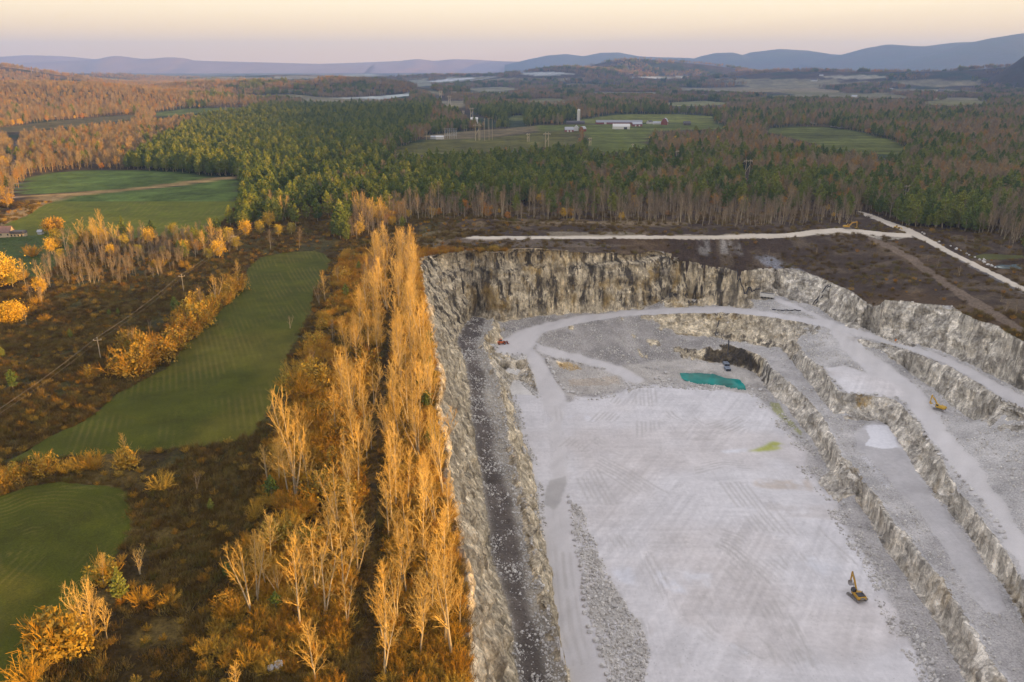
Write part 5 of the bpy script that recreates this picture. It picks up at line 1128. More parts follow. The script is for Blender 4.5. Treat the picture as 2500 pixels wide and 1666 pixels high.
def excavator(loc, rz, house, label, paint, deck, scale=1.0, logo=False, pose=0):
    r = empty('excavator', loc, rz, label, 'excavator', None, scale)
    for sy in (-1, 1):
        tp = [(-2.55, .05), (2.55, .05), (2.95, .35), (3.0, .75), (2.7, 1.08), (-2.7, 1.08), (-3.0, .75), (-2.95, .35)]
        tr = MB().prof(tp, sy * 1.75 - .38, sy * 1.75 + .38).build('track', M_TRK, r, .05)
        g = MB()
        for k in range(6): g.wheel((-2.2 + k * .88, sy * 1.75, .45), .33, .80, 12)
        g.wheel((2.6, sy * 1.75, .6), .42, .82, 14).wheel((-2.6, sy * 1.75, .6), .42, .82, 14); g.build('roller', M_STEEL, tr)
    MB().box((0, 0, .85), (2.6, 2.6, .6)).wheel((0, 0, 1.2), .1, .1).build('undercarriage', M_BLK, r)
    h = MB(); h.prof([(-3.1, 1.35), (1.5, 1.35), (1.5, 1.9), (.3, 2.35), (-.6, 2.55), (-2.7, 2.55), (-3.35, 2.2), (-3.4, 1.6)], -1.65, 1.65)
    hs = h.build('body', paint, r, .12); hs.rotation_euler = (0, 0, house)
    MB().box((-1.7, 0.0, 2.60), (2.3, 2.75, .16)).box((-1.2, -.75, 2.75), (.5, .35, .25)).tube((-.7, -1.1, 2.6), (-.7, -1.1, 3.25), .1).build('engine_deck', deck, hs)
    cb = MB().prof([(.1, 1.9), (1.9, 1.9), (2.05, 2.6), (1.65, 3.55), (.1, 3.55)], .55, 1.62).build('cab', M_BLK if deck is M_BLK else paint, hs, .06)
    MB().box((.95, 1.64, 2.9), (1.3, .03, .9)).box((1.9, 1.08, 2.75), (.04, .85, 1.1), 0, .0).box((.9, .53, 2.9), (1.2, .03, .8)).build('window', M_GLASS, cb)
    pts = [(.6, 1.9), (1.1, 1.7), (3.6, 4.9), (5.4, 6.6), (5.2, 7.0), (3.1, 5.5)] if pose == 0 else [(.6, 1.9), (1.2, 1.7), (3.4, 4.3), (7.1, 5.4), (7.0, 5.9), (3.0, 5.1)]
    bm = MB().prof(pts, -.38, .08).build('boom', paint, hs, .05)
    mid = np.array([2.6, -.15, 4.1]) if pose == 0 else np.array([2.7, -.15, 3.9])
    MB().tube((1.9, -.6, 1.7), mid + (.5, -.35, .2), .11).tube((1.9, .3, 1.7), mid + (.5, .35, .2), .11).tube(np.array(pts[5] + (0,))[[0, 2, 1]] + (0, -.15, .35), np.array(pts[4] + (0,))[[0, 2, 1]] + (-.4, -.15, .5), .1).build('hydraulic_cylinder', M_STEEL, bm)
    tip = np.array(pts[4]); e = tip + np.array([.35 if pose == 0 else .45, -3.6 if pose == 0 else -3.7])
    st = MB().prof([(tip[0] - .35, tip[1] + .75), (tip[0] + .30, tip[1] + .35), (tip[0] + .5, tip[1] - .6), (e[0] + .22, e[1]), (e[0] - .22, e[1]), (tip[0] - .2, tip[1] - .8)], -.30, .0).build('stick', paint, hs, .04)
    b = e + np.array([-.1, -.1])
    MB().prof([(b[0] + .3, b[1] + .25), (b[0] + .45, b[1] - .5), (b[0] + .1, b[1] - 1.25), (b[0] - .7, b[1] - 1.45), (b[0] - 1.35, b[1] - 1.0), (b[0] - 1.2, b[1] - .75), (b[0] - .65, b[1] - 1.05), (b[0] - .1, b[1] - .75)], -.95, .65).build('bucket', M_STEEL if deck is M_BLK else paint, hs, .04)
    if logo:
        pl = MB().box((-3.42, 0, 1.95), (.05, 1.5, .75)).build('badge', M_BLK, hs)
        cu = bpy.data.curves.new('lettering', 'FONT'); cu.body = 'CAT'; cu.size = .78; cu.align_x = 'CENTER'; cu.align_y = 'CENTER'; cu.extrude = .01; cu.offset = .02
        to = bpy.data.objects.new('tmp', cu); COL.objects.link(to); bpy.context.view_layer.update(); me = bpy.data.meshes.new_from_object(to.evaluated_get(bpy.context.evaluated_depsgraph_get())); bpy.data.objects.remove(to)
        me.materials.clear(); me.materials.append(M_WHITE); l_ = link('lettering', me, pl, (-3.46, 0, 1.98), (math.pi / 2, 0, -math.pi / 2))
        MB().prof([(0, 0), (.44, 0), (.22, .2)], -.01, .01).build('triangle', M_CY, pl); t_ = pl.children[-1]; t_.location = (-3.475, .22, 1.66); t_.rotation_euler = (0, 0, -math.pi / 2)
    return r
def wheel_loader(loc, rz, label, paint, buck, scale=1.0):
    r = empty('wheel_loader', loc, rz, label, 'loader', None, scale)
    MB().prof([(-3.4, .9), (-.2, .9), (-.2, 1.7), (-1.2, 2.2), (-3.2, 2.0), (-3.5, 1.6)], -1.1, 1.1).build('body', paint, r, .08)
    MB().box((1.0, 0, 1.1), (2.0, 1.3, .9)).build('front_frame', paint, r, .05)
    cb = MB().box((-.9, 0, 2.6), (1.5, 1.5, 1.5), taper=.85).build('cab', paint, r, .05); MB().box((-.9, 0, 2.65), (1.46, 1.56, .8), taper=.92).build('window', M_GLASS, cb)
    for x in (-2.3, 1.3):
        for y in (-1.15, 1.15):
            w = MB().wheel((x, y, .8), .8, .6, 20).build('wheel', M_TYRE, r, .05); MB().wheel((x, y, .8), .38, .64, 14).build('rim', paint, w)
    for y in (-.5, .5): MB().prof([(.8, 1.7), (1.0, 1.95), (2.6, 1.4), (3.4, .6), (3.1, .5), (2.4, 1.1)], y - .12, y + .12).build('arm', buck, r)
    MB().prof([(3.2, .15), (4.5, .1), (4.55, .2), (3.6, .4), (3.3, 1.0), (3.6, 1.6), (3.35, 1.6), (3.05, .9)], -1.55, 1.55).build('bucket', buck, r, .03)
    return r
def put(k, x, y): return hit(k, x, y)
X, Y, Z = put('S', 2092, 1461); excavator((X, Y, Z), rad(112), rad(-15), 'yellow and black excavator with raised boom alone on the pale quarry floor', M_CY, M_BLK, 1.0, True)
X, Y, Z = put('S', 2293, 1001); excavator((X, Y, Z), rad(132), rad(-4), 'all yellow excavator on the lower haul road below the rock bench', M_CY2, M_CY2, .85)
X, Y, Z = put('S', 2068, 559); excavator((X, Y, Z), rad(-4), 0, 'yellow excavator seen from the side on the pale road behind the quarry', M_CY, M_CY2, .95, False, 1)
X, Y, Z = put('S', 1226, 841); wheel_loader((X, Y, Z), rad(14), 'orange wheel loader with dark red bucket beside the haul road bend', M_RED, M_DRED, 1.0)
X, Y, Z = put('S', 2191, 559); wheel_loader((X, Y, Z), rad(-25), 'small yellow loader on the rubble below the long straight road', M_CY2, M_CY2, .8)
# marker sign beside the haul road
X, Y, Z = put('C', 1480, 815); r = empty('road_sign', (X, Y, Z), rad(20), 'small orange diamond sign on a post beside the haul road', 'sign'); MB().tube((0, 0, 0), (0, 0, 2.0), .06).build('post', M_STEEL, r); MB().prof([(-.9, 2.6), (0, 1.7), (.9, 2.6), (0, 3.5)], -.03, .03).build('panel', m_paint('sign_orange', (.75, .22, .03)), r)
# pale box trailer on the ledge
a = np.array(put('Q', 590, 290)); b = np.array(put('Q', 860, 325)); mid = (a + b) / 2; L = float(np.hypot(*(b - a)[:2]))
r = empty('box_trailer', mid, math.atan2(b[1] - a[1], b[0] - a[0]), 'long pale box trailer parked on the ledge under the rock wall', 'trailer')
MB().box((0, 0, 2.2), (L, 2.6, 2.4)).build('body', M_CONC, r, .05); MB().box((0, -.2, 3.43), (L * .9, 1.6, .1)).build('hatch', M_BLK, r)
for k in range(4): MB().wheel((-L * .35 + k * L * .23, 0, .5), .5, 2.2, 14).build('wheel', M_TYRE, r)
# pump containers beside the pond and pipes down the slopes
for i, (x, y, n) in enumerate([(1040, 1030, 'grey steel pump container against the dark stained wall by the pond'), (1062, 1125, 'grey steel pump container nearer the turquoise pond')]):
    X, Y, Z = put('P', x, y); r = empty('steel_container', (X, Y, Z), rad(2), n, 'container'); MB().box((0, 0, .75), (3.2, 5.0, 1.5)).build('body', M_PUMP, r, .05); MB().box((0, -2.52, .7), (3.0, .06, 1.2)).build('door', M_BLK, r); MB().box((.4, .5, 1.65), (1.0, 1.4, .3)).build('hatch', M_PUMP, r)
def pipe(name, k, pts, rd, m, label, lift=.35, cat='pipe'):
    P = []
    for i in range(len(pts) - 1):
        a, b = np.array(pts[i], float), np.array(pts[i + 1], float)
        for t in np.linspace(0, 1, 7)[:-1]: P.append(np.array(put(k, *(a + (b - a) * t))) + (0, 0, lift))
    P.append(np.array(put(k, *pts[-1])) + (0, 0, lift)); g = MB()
    for a, b in zip(P[:-1], P[1:]): g.tube(a, b, rd, rd, 7)
    tag(g.build(name, m), label, cat)
pipe('pipe', 'P', [(830, 480), (870, 330), (930, 115)], .32, M_BLK, 'black pipe running straight up the gravel slope above the pond')
pipe('pipe', 'P', [(1090, 570), (1085, 760), (1060, 960)], .4, M_BLK, 'black pipe hanging down the dark stained wall to the pump')
pipe('pipe', 'Q', [(1600, 440), (1760, 240), (1900, 60)], .35, M_BLK, 'left one of two dark pipes up the steep gully in the rock wall')
pipe('pipe', 'Q', [(1660, 445), (1800, 270), (1945, 70)], .35, M_BLK, 'right one of two dark pipes up the steep gully in the rock wall')
pipe('pipe', 'Q', [(90, 420), (180, 270), (400, 205), (580, 160)], .35, M_BLK, 'dark pipe stepping up from the haul road to the pale trailer')
pipe('pipe', 'Q', [(820, 535), (1050, 545), (1370, 548)], .3, M_BLK, 'dark pipe lying level beside the upper access road')
# boulders
def boulder(seed):
    r = np.random.default_rng(seed); import bmesh
    bm = bmesh.new(); bmesh.ops.create_icosphere(bm, subdivisions=3, radius=1.0)
    pl = [(unit(r.normal(size=3)), r.uniform(.55, .85)) for _ in range(11)]; sc = np.array([1.0, r.uniform(.7, 1.0), r.uniform(.6, .85)])
    for v in bm.verts:
        p = np.array(v.co)
        for n, d in pl:
            q = p @ n
            if q > d: p = p - n * (q - d)
        v.co = Vector(p * sc * (1 + .05 * r.normal()))
    me = bpy.data.meshes.new('boulder'); bm.to_mesh(me); bm.free(); return me
def m_bould(name, a, b):
    m = mat(name, rough=.9, spec=.2); t = NT(m); oi = t.n('ShaderNodeObjectInfo'); c = t.mix(oi.outputs['Random'], a, b); n = t.noise(t.coord(), 1.8, 4); t.out(t.mix(.7, c, t.ramp(n, [(.3, .7), (.7, 1.2)]), 'MULTIPLY'), t.bump(n, .5, .2)); return m
M_BLD = m_bould('pale_boulder', (.42, .40, .38), (.62, .60, .57)); M_RUB = m_bould('rubble_stone', (.40, .375, .345), (.68, .65, .60))
BLD = [boulder(40 + i) for i in range(6)]
for m_ in BLD: m_.materials.append(M_BLD)
RUB = [m_.copy() for m_ in BLD[:4]]
for m_ in RUB: m_.materials.clear(); m_.materials.append(M_RUB)
lib('rubble', RUB)
ROWS = [('B', 1.05, 'pale boulder in the row along the near haul road, between road and gravel bank', 'boulders along the near haul road', "1545,300 1550,340 1555,390 1565,440 1575,490 1575,545 1585,595 1590,635 1600,670 1612,700 1625,735 1628,765 1632,800 1650,830 1645,860 1640,885 1640,915 1645,950 1648,995 1652,1040 1655,1090 1677,1175 1690,1215 1730,1275 1750,1325 1760,1380 1775,1440 1800,1500 1815,1540 1860,1050"),
 ('D', 1.05, 'grey boulder in the string guarding the edge of the lower haul road', 'boulders along the lower haul road', "1780,15 1800,35 1825,50 1870,105 1890,135 1915,165 1945,195 1970,220 1995,250 2030,295 2065,325 2085,358 2115,395 2130,430 2165,468 2190,500 2200,540 2222,575"),
 ('C', 1.1, 'boulder at the brink of the pale pad above the ochre rock face', 'boulders at the brink of the pale pad', "990,960 1020,1000 1050,1040 1075,1060 1090,1085 1110,1105 1135,1135 1190,1140 1235,1148 1280,1150 1315,1150 1350,1150 1405,1160 1490,1170 1530,1195 1550,1215 1575,1255 1590,1275 1610,1300 1640,1330 1670,1395 1680,1420 1700,1450 1725,1475 1750,1500 1765,1520"),
 ('A', 1.3, 'boulder around the triangular island between the two ramps', 'boulders around the ramp island', "1400,910 1410,940 1425,970 1440,1000 1455,1030 1470,1060 1490,1085 1510,1110 1540,1130 1570,1135 1600,1142 1640,1137 1450,905 1500,910 1540,915 1570,925 1630,940 1690,955 1720,965 1745,965 1780,975 1405,925 1430,990 1460,1045"),
 ('A', 1.2, 'boulder in the broken line left of the turquoise pond', 'boulders left of the pond', "2070,965 2100,970 2140,975 2200,1000 2130,1040 2160,1045 2220,1050 2260,1050"),
 ('A', .7, 'small white stone laid out on the flat pad before the orange loader', 'white stones on the loader pad', "1015,862 1050,866 1090,862 1130,868 1165,872 1200,868 1230,872 1020,880 1060,885 1100,882 1140,886 1180,884 1215,888 1030,895 1075,898 1120,898 1160,900 1200,900"),
 ('A', 1.6, 'big pale boulder in the heap behind the orange loader', 'boulders behind the loader', "1025,825 1045,828 1065,832 1050,842"),
 ('A', .8, 'stone in the thin line along the left foot of the quarry floor', 'stones at the left foot of the floor', "1160,1180 1168,1200 1172,1220 1180,1240 1185,1262 1190,1282 1200,1335 1212,1355 1218,1380 1222,1405 1230,1430 1240,1460 1245,1500 1245,1535"),
 ('R', 1.1, 'white boulder beside the long straight road right of the quarry', 'boulders beside the straight road', "1240,600 1320,630 1410,680 1450,700 1540,740 1620,775 1690,770 1720,785 1680,800 1700,820 1760,860 1820,880 1880,905 680,330 720,355 960,480 1150,550"),
 ('D', 1.2, 'loose boulder on the rubble strip at the right edge of the floor', 'loose boulders at the right edge of the floor', "1610,1310 1635,1365 1690,1430 1720,1480 1735,1415 1130,350 1240,500 1500,985"),
 ('C', 1.3, 'round boulder at the corner of the floor right of the turquoise pond', 'boulders right of the pond', "515,1115 572,1118 600,1100")]
for k, sz, lab, grp, s in ROWS:
    for i, w in enumerate(s.split()):
        x, y = [float(q) for q in w.split(',')]; X, Y, Z = put(k, x, y); sc = sz * random.uniform(.75, 1.3)
        tag(link('boulder', BLD[random.randrange(6)], None, (X, Y, Z + .25 * sc), (random.random(), random.random() * .5, random.random() * 6), (sc,) * 3), lab, 'boulder', grp)
for x, y, lab in ((1885, 1460, 'larger of two pale boulders on the orange weeds'), (1832, 1476, 'flat smaller boulder of two on the orange weeds'), (1970, 772, 'lone pale rock among the golden trees')):
    X, Y, Z = put('M', x, y); tag(link('boulder', BLD[1], None, (X, Y, Z + .5), (.2, .1, 1), (1.3 if x == 1885 else .95,) * 3), lab, 'boulder')
# rubble too much to count
def rub(mask, n, s0, s1, name):
    jj, ii = np.nonzero(mask & VIS); k = RNG.choice(len(jj), min(n, len(jj)), replace=False)
    jj, ii = jj[k], ii[k]; s = s0 + (s1 - s0) * RNG.random(len(jj)) ** 3
    scatter(name, np.column_stack([GX[jj, ii] + RNG.uniform(-.4, .4, len(jj)), GY[jj, ii] + RNG.uniform(-.4, .4, len(jj)), H[jj, ii] + s * .1]), s, 'rubble', RNG.uniform(0, 6, (len(jj), 3)))
ws = smooth(.35, .7, fbm(GX, GY, 8, 3, 501)); rnd = RNG.random(H.shape)
rub((LAB == Z_DARK) & (rnd < ws), 2300, .15, .75, 'rubble'); rub((LAB == Z_GRAVEL) & PITM & (rnd < ws * np.where((SLOPE < .22) & (GX > 60) | PALE, .25, 1)), 15000, .14, .7, 'rubble')
dE, _ = seg_dist(GX, GY, PL['floorE'][0]); rub((dE < 4.5) & PITM & (LAB != Z_CLIFF) & (bpond < .1) & (rnd < ws), 2600, .2, 1.0, 'rubble')
dW, _ = seg_dist(GX, GY, PL['floorW'][0]); rub((dW < 3.5) & PITM & ~RD & (rnd < ws), 2200, .2, .9, 'rubble'); rub(BERM & (rnd < .5), 2600, .2, .8, 'rubble')
heap = zone("B 1555,330 1620,360 1680,500 1760,700 1850,900 1920,1000 2030,1150 2110,1380 2060,1560 1830,1560 1740,1260 1680,1100 1650,800 1590,560", .4) & PITM
rub(heap, 2600, .14, 1.0, 'rubble')
# poles
def pole_at(k, x, y, top):
    """base spot and the photo row of its top -> place, height"""
    X, Y, Z = hit(k, x, y); sy = px(k, x, y)[1] - px(k, x, top)[1]; c = Y * cp - (Z - CAM_H) * sp_
    return X, Y, Z, sy * c / FPX / max(.6, math.cos(PITCH))
UP = []
for k, x, y, top, lab in (('L', 680, 900, 770, 'nearest wooden utility pole with crossarm left of the striped field'), ('L', 1243, 455, 340, 'wooden utility pole behind the pine in the field hedge'), ('L', 1590, 160, 95, 'farthest wooden utility pole above the round bare tree')):
    X, Y, Z, h = pole_at(k, x, y, top); h = max(h, 9); r = empty('utility_pole', (X, Y, Z), rad(20), lab, 'utility pole'); UP.append((X, Y, Z, h))
    MB().tube((0, 0, -.3), (0, 0, h), .20, .13).build('pole', M_POLE, r); MB().box((0, 0, h - .9), (3.0, .16, .18)).build('crossarm', M_POLE, r)
    for q in (-1.4, 0, 1.4): MB().tube((q, 0, h - .8 if q else h), (q, 0, h - .3 if q else h + .4), .11).build('insulator', M_WHITE, r)
UP = [(2 * UP[0][0] - UP[1][0], 2 * UP[0][1] - UP[1][1], UP[0][2], UP[0][3])] + UP + [(2 * UP[2][0] - UP[1][0], 2 * UP[2][1] - UP[1][1], UP[2][2], UP[2][3])]
for i in range(len(UP) - 1):
    for q, lab in ((-1.4, 'left'), (0.0, 'middle'), (1.4, 'right')):
        a = np.array([UP[i][0] + q * .94, UP[i][1] + q * .34, UP[i][2] + UP[i][3] - (.3 if q else -.4)]); b = np.array([UP[i + 1][0] + q * .94, UP[i + 1][1] + q * .34, UP[i + 1][2] + UP[i + 1][3] - (.3 if q else -.4)]); g = MB()
        P = [a + (b - a) * t - np.array([0, 0, 1.4 * 4 * t * (1 - t)]) for t in np.linspace(0, 1, 13)]
        for u, v in zip(P[:-1], P[1:]): g.tube(u, v, .032, .032, 4)
        tag(g.build('power_line', M_WIRE), '%s wire of the power line, %s' % (lab, ['running out at the left edge', 'between nearest and hedge pole', 'between hedge pole and farthest pole', 'past the farthest pole'][i]), 'wire')
HF = [('V', 480, 1205, 1080, 'H-frame power pole pair standing clear above the brown woods'), ('V', 750, 1205, 1130, 'low H-frame pole pair right of the tall one in the woods'), ('V', 1555, 1345, 1252, 'H-frame pole pair with slanted brace before the right pines'), ('V', 1795, 1360, 1282, 'H-frame pole pair above the bushy pines at right'), ('U', 1398, 997, 900, 'H-frame pole pair with diagonal brace in the dark striped field'), ('U', 1272, 960, 905, 'small H-frame pole pair left of the braced one in the striped field'), ('U', 1690, 985, 945, 'yellowish H-frame pole pair beside the brown hedge'), ('U', 1982, 1030, 975, 'H-frame pole pair at the small meadow behind the woods'), ('U', 2280, 1085, 1020, 'H-frame pole pair against the dark wood at right'),
 ('N', 1300, 420, 155, 'tall H-frame pole pair behind the white building'), ('N', 1085, 365, 230, 'H-frame pole pair on the far cleared strip, nearer one'), ('N', 920, 335, 220, 'H-frame pole pair on the far cleared strip, farther one'), ('N', 1445, 1000, 575, 'broad H-frame at the left of the switchyard poles'), ('U', 740, 705, 650, 'tiny H-frame pole pair at the pale meadow'), ('U', 680, 665, 615, 'tiny H-frame pole pair beyond the pale meadow')]
for k, x, y, top, lab in HF:
    sx, sy = px(k, x, y); X, Y = on_z('S', sx, sy, 0.0); Z = hz(X, Y); X, Y = on_z('S', sx, sy, Z); c = Y * cp - (Z - CAM_H) * sp_; h = max(12.0, (sy - px(k, x, top)[1]) * c / FPX * 1.02); w = h * .22
    r = empty('power_pole', (X, Y, Z), rad(8), lab, 'power pole', 'H-frame pole pairs of the power line'); th = max(.25, c * .00036)
    for s_ in (-1, 1): MB().tube((s_ * w / 2, 0, 0), (s_ * w / 2, 0, h), th, th * .8).build('pole', M_POLE, r)
    MB().box((0, 0, h * .9), (w * 2.2, th * 1.4, th * 1.6)).build('crossarm', M_POLE, r); MB().tube((-w / 2, 0, h * .3), (w / 2, 0, h * .68), th * .7).build('brace', M_POLE, r)
    for q in (-1, 0, 1): MB().tube((q * w, 0, h * .9), (q * w, 0, h * .84), th * .6).build('insulator', M_WHITE, r)
for x, y, top in ((1520, 985, 520), (1640, 1015, 410), (1755, 985, 380), (1840, 985, 370), (1945, 585, 395), (1730, 690, 420), (590, 975, 660), (120, 985, 750), (1170, 760, 590), (1120, 765, 600)):
    sx, sy = px('N', x, y); X, Y = on_z('S', sx, sy, 0.0); Z = hz(X, Y); c = Y * cp; h = (sy - px('N', x, top)[1]) * c / FPX
    r = empty('steel_pole', (X, Y, Z), 0, 'tall thin pole of the switchyard beside the striped field, %s' % ('at its left end' if x < 700 else ('in its middle' if x < 1200 else ('among the cluster at its right' if x < 1800 else 'at its far right'))), 'pole', 'switchyard poles'); MB().tube((0, 0, 0), (0, 0, h), .28, .2).build('pole', M_POLE, r); MB().box((0, 0, h * .93), (4.5, .25, .25)).build('crossarm', M_POLE, r)
# switchyard gantries and boxes
for i, x in enumerate((640, 700, 755, 815, 870)):
    sx, sy = px('N', x, 950); X, Y = on_z('S', sx, sy, 0); r = empty('switch_gantry', (X, Y, 0), 0, 'grey steel gantry in the switchyard, %s from the left of five' % ['first', 'second', 'third', 'fourth', 'fifth'][i], 'gantry', 'switchyard gantries'); h = 17
    for s_ in (-2, 2): MB().tube((s_, 0, 0), (s_, 0, h), .22).build('post', M_GALV, r)
    g = MB()
    for q in (5, 9, 13, 16.5): g.box((0, 0, q), (6, .3, .3))
    for q in range(3): g.tube((-2, 0, 5 + q * 4), (2, 0, 9 + q * 4), .1)
    g.build('beam', M_GALV, r)
    for q in (-2, 0, 2): MB().tube((q, -.6, 5), (q, -.6, 7), .25).build('insulator', M_WHITE, r)
# buildings
def gable(name, X, Y, Z, L, W, h, rh, rz, wall, roof, label, cat='building', gambrel=False, doors=(), windows=0, group=None):
    r = empty(name, (X, Y, Z), rz, label, cat, group)
    MB().box((0, 0, h / 2 - .3), (L, W, h + .6)).build('wall', wall, r)
    e = .35; w = W / 2 + e
    if gambrel: pr = [(-w, h - .2), (-w * .62, h + rh * .68), (0, h + rh), (w * .62, h + rh * .68), (w, h - .2)]
    else: pr = [(-w, h - .15), (0, h + rh), (w, h - .15)]
    inn = [(a * .96, b - .25) for a, b in pr]
    g = MB(); n = len(pr)
    for i in range(n - 1):
        a, b = pr[i], pr[i + 1]; g.p.append((np.array([(-L / 2 - e, a[0], a[1]), (L / 2 + e, a[0], a[1]), (L / 2 + e, b[0], b[1]), (-L / 2 - e, b[0], b[1])] + [(-L / 2 - e, inn[i][0], inn[i][1]), (L / 2 + e, inn[i][0], inn[i][1]), (L / 2 + e, inn[i + 1][0], inn[i + 1][1]), (-L / 2 - e, inn[i + 1][0], inn[i + 1][1])]), [(0, 1, 2, 3), (7, 6, 5, 4), (0, 4, 5, 1), (2, 6, 7, 3), (1, 5, 6, 2), (0, 3, 7, 4)]))
    g.build('roof', roof, r)
    g2 = MB()
    for s_ in (-1, 1):
        q = [(a * .94, max(h - .25, b - .2)) for a, b in pr]; V = np.array([(s_ * (L / 2 - .02), a, b) for a, b in q]); g2.p.append((V, [tuple(range(len(q))) if s_ > 0 else tuple(range(len(q) - 1, -1, -1))]))
    g2.build('gable_wall', wall, r)
    for d in doors: MB().box((d[0], -W / 2 - .05, d[2] / 2), (d[1], .12, d[2])).build('door', M_WHITE if wall is M_BARNR else M_BLK, r)
    for i in range(windows): MB().box((-L * .4 + L * .8 * i / max(1, windows - 1), -W / 2 - .04, h * .58), (1.0, .1, 1.2)).build('window', M_GLASS, r)
    return r
def gpos(k, x, y): 
    sx, sy = px(k, x, y); X, Y = on_z('S', sx, sy, 0.0); Z = hz(X, Y)
    for _ in range(4): X, Y = on_z('S', sx, sy, Z); Z = hz(X, Y)
    return X, Y, Z
X, Y, Z = gpos('K', 385, 385); r = empty('silo', (X, Y, Z), 0, 'tall pale round silo with domed top at the farm', 'silo'); MB().tube((0, 0, 0), (0, 0, 27), 3.3, 3.3, 24).build('tower', M_CONC, r)
g = MB(); [g.tube((0, 0, 27 + 3.0 * math.sin(a)), (0, 0, 27 + 3.0 * math.sin(a + .26)), 3.35 * math.cos(a), max(.05, 3.35 * math.cos(a + .26)), 24) for a in np.arange(0, 1.5, .26)]; g.build('dome', M_WHITE, r); MB().box((2.2, -2.9, 13.5), (.7, .7, 27)).build('chute', M_TIN, r)
K_ = 1 / 1.25
def farm(k, x, y, L, W, h, rh, rz, wall, roof, lab, **kw): return gable('barn', *gpos(k, x, y), L, W, h, rh, rad(rz), wall, roof, lab, 'barn', **kw)
M_GREYR = m_paint('grey_roof', (.20, .205, .23), .6)
farm('K', 1110, 388, 98, 18, 3.6, 4.2, 0, M_BARNR, M_GREYR, 'very long low red barn with dark grey roof', doors=((-30, 5, 4), (30, 5, 4)))
farm('K', 330, 388, 38, 12, 3.5, 3, 0, M_DROOF, M_DROOF, 'dark low shed at the foot of the silo')
farm('K', 215, 530, 16, 10, 4, 5, 4, M_BARNR, M_TIN, 'small red barn with light tin eaves left of the white farmhouse', doors=((-3, 3, 3), (3, 3, 3)))
farm('K', 460, 525, 12, 9, 5, 4.5, 60, M_BARNR, M_TIN, 'red barn with bright roof right of the white farmhouse', gambrel=True)
farm('K', 1430, 430, 20, 12, 4.5, 4, 8, M_BARNR, M_TIN, 'short red barn with white doors before the long one', doors=((-4, 3, 3), (4, 3, 3)))
farm('K', 1930, 405, 13, 13, 6, 8, 70, M_BARNR, M_TIN, 'big red gambrel barn with bright roof at the farm end', gambrel=True, doors=((0, 3, 4),))
farm('K', 1790, 395, 16, 8, 3.5, 2.5, 0, M_WHITE, M_TIN, 'white low shed joined before the gambrel barn'); farm('K', 1660, 385, 10, 9, 4, 3, 30, M_WHITE, M_DROOF, 'grey and white shed behind the short red barn')
farm('K', 1150, 480, 33, 14, 5, 5, -4, M_CONC, M_WHITE, 'pale shed with wide white roof in front of the long barn', doors=((8, 6, 4),))
farm('K', 2330, 410, 14, 9, 4, 4, 0, M_DROOF, M_DROOF, 'dark blue shed at the right of the farm')
gable('farmhouse', *gpos('K', 340, 515), 9, 8, 6.5, 4.5, rad(80), M_WHITE, M_TIN, 'white farmhouse with steep gable between two red barns', 'house', windows=3)
farm('N', 1370, 560, 15, 12, 9, 4, 0, M_WHITE, M_WHITE, 'bright white building at the wood edge beyond the switchyard'); gable('shed', *gpos('N', 470, 965), 13, 8, 4, 2, 0, M_CONC, M_WHITE, 'cream control shed at the left of the switchyard', 'shed'); gable('shed', *gpos('N', 320, 960), 11, 7, 4, 1.5, 0, M_GALV, M_TIN, 'grey shed left of the cream control shed', 'shed')
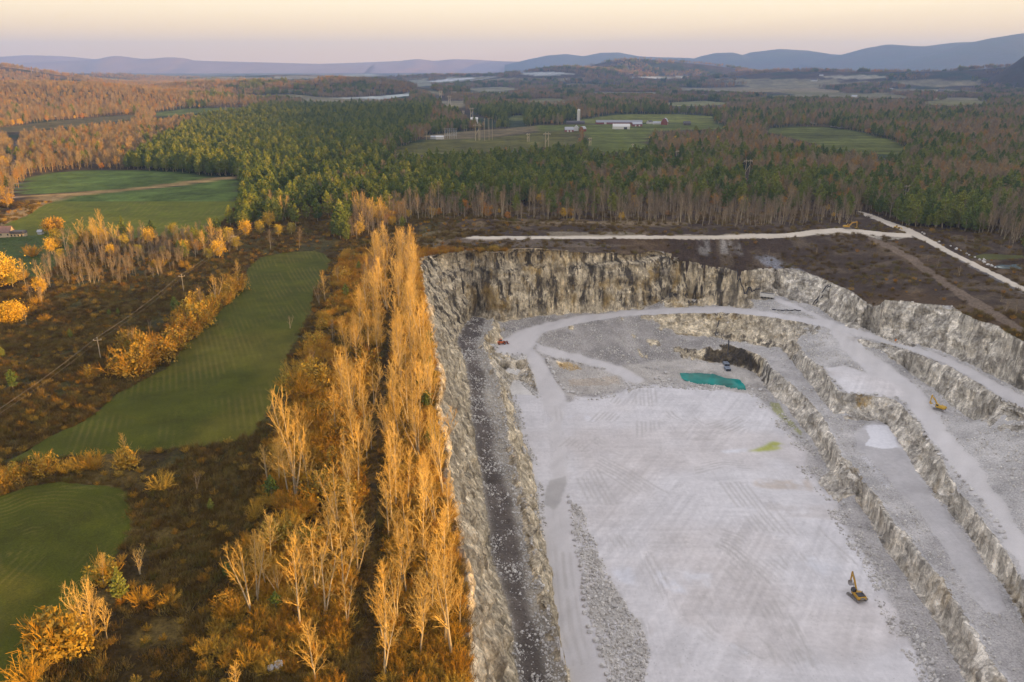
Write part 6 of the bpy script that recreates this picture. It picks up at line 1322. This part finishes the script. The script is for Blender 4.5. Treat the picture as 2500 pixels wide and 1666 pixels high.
HS = [('W', 420, 262, 34, 'white farm buildings row on the far right slope'), ('W', 500, 255, 22, 'white barn right end of the row on the far slope'), ('W', 600, 230, 20, 'white roof above the far row of farm buildings'), ('W', 650, 232, 18, 'second white roof above the far row'), ('W', 910, 380, 20, 'white house at the edge of the wide pine wood'), ('W', 1950, 335, 40, 'long white building at far right'), ('W', 2080, 330, 14, 'tiny white house right of the long white building'), ('W', 1330, 302, 30, 'pale house among trees on the far slope'), ('W', 1660, 415, 12, 'small white round roof in the far pine wood'), ('W', 370, 690, 16, 'pale blue house behind the big green field'), ('W', 430, 695, 13, 'pale house right of the pale blue one'), ('W', 660, 735, 12, 'white house in the grove behind the big field'), ('W', 770, 745, 18, 'long white house at the right of the grove'), ('W', 130, 120, 40, 'cream house high on the far wooded hill'),
      ('T', 1365, 618, 22, 'white house in the left valley hamlet'), ('T', 1520, 610, 20, 'red roofed house in the left valley hamlet'), ('T', 1540, 632, 16, 'small white house at the hamlet edge'), ('T', 2220, 615, 22, 'white house on the clearing beyond the pines'), ('T', 360, 790, 14, 'pale house below the orange hill'), ('U', 265, 650, 26, 'orange roofed house by the frosty meadow'), ('U', 330, 642, 20, 'white house by the frosty meadow'), ('U', 1030, 462, 60, 'white hall beyond the misty valley'), ('V', 190, 650, 16, 'white house left of the far tan fields'), ('V', 615, 515, 26, 'white house on the far tan fields'), ('T', 1440, 490, 90, 'pale factory roofs in the far town'), ('T', 960, 487, 70, 'pale sheds in the far plain left of the town')]
for k, x, y, L, lab in HS:
    X, Y, Z = gpos(k, x, y); gable('house', X, Y, Z, L, L * .55, L * .22, L * .18, rad((x * 7) % 60 - 30), M_WHITE, M_DROOF if (int(x) % 3 == 0) else M_TIN, lab, 'house', windows=2 if L < 25 else 0)
# stone house and grey shed at the left edge
X, Y, Z = gpos('H', 120, 880); r = gable('stone_house', X - 1.5, Y + 4, Z, 12, 8, 3.6, 4.2, rad(2), M_STONE, m_paint('brown_roof', (.20, .11, .09), .85), 'stone house with brown roof and low wing at the left edge', 'house', windows=3)
MB().box((10.5, -1.0, 1.3), (10, 5.0, 2.8)).build('wing', M_STONE, r); MB().prof([(5.2, 2.6), (15.8, 2.6), (15.2, 4.3), (5.8, 4.3)], -3.9, 1.9).build('wing_roof', M_DROOF, r)
for q in range(4): MB().box((7.0 + q * 2.4, -3.53, 1.4), (.9, .08, 1.3)).build('window', M_GLASS, r)
MB().box((-3, 0, 7.6), (.9, .9, 1.8)).build('chimney', M_STONE, r)
gable('shed', *gpos('H', 1465, 770), 3.2, 3.0, 2.2, 1.2, 0, M_GALV, M_TIN, 'little grey garden shed left of the orange maple', 'shed')
# ------------------------------------------------------------------ the air: one even, pale haze round everything
def haze():
    V = np.array([(x, y, z) for x in (-16500, 16500) for y in (-3300, 21500) for z in (-72, 700)], float)
    F = np.array([(0, 1, 3, 2), (4, 6, 7, 5), (0, 4, 5, 1), (2, 3, 7, 6), (0, 2, 6, 4), (1, 5, 7, 3)])
    m = bpy.data.materials.new('haze'); m.use_nodes = True; n = m.node_tree; n.nodes.remove(n.nodes['Principled BSDF'])
    v = n.nodes.new('ShaderNodeVolumePrincipled'); v.inputs['Color'].default_value = (.34, .53, 1.0, 1); v.inputs['Density'].default_value = 6e-5; v.inputs['Anisotropy'].default_value = 0.3
    n.links.new(v.outputs[0], n.nodes['Material Output'].inputs['Volume'])
    tag(link('haze', make_mesh('haze', V, F, [m])), kind='stuff')
haze()
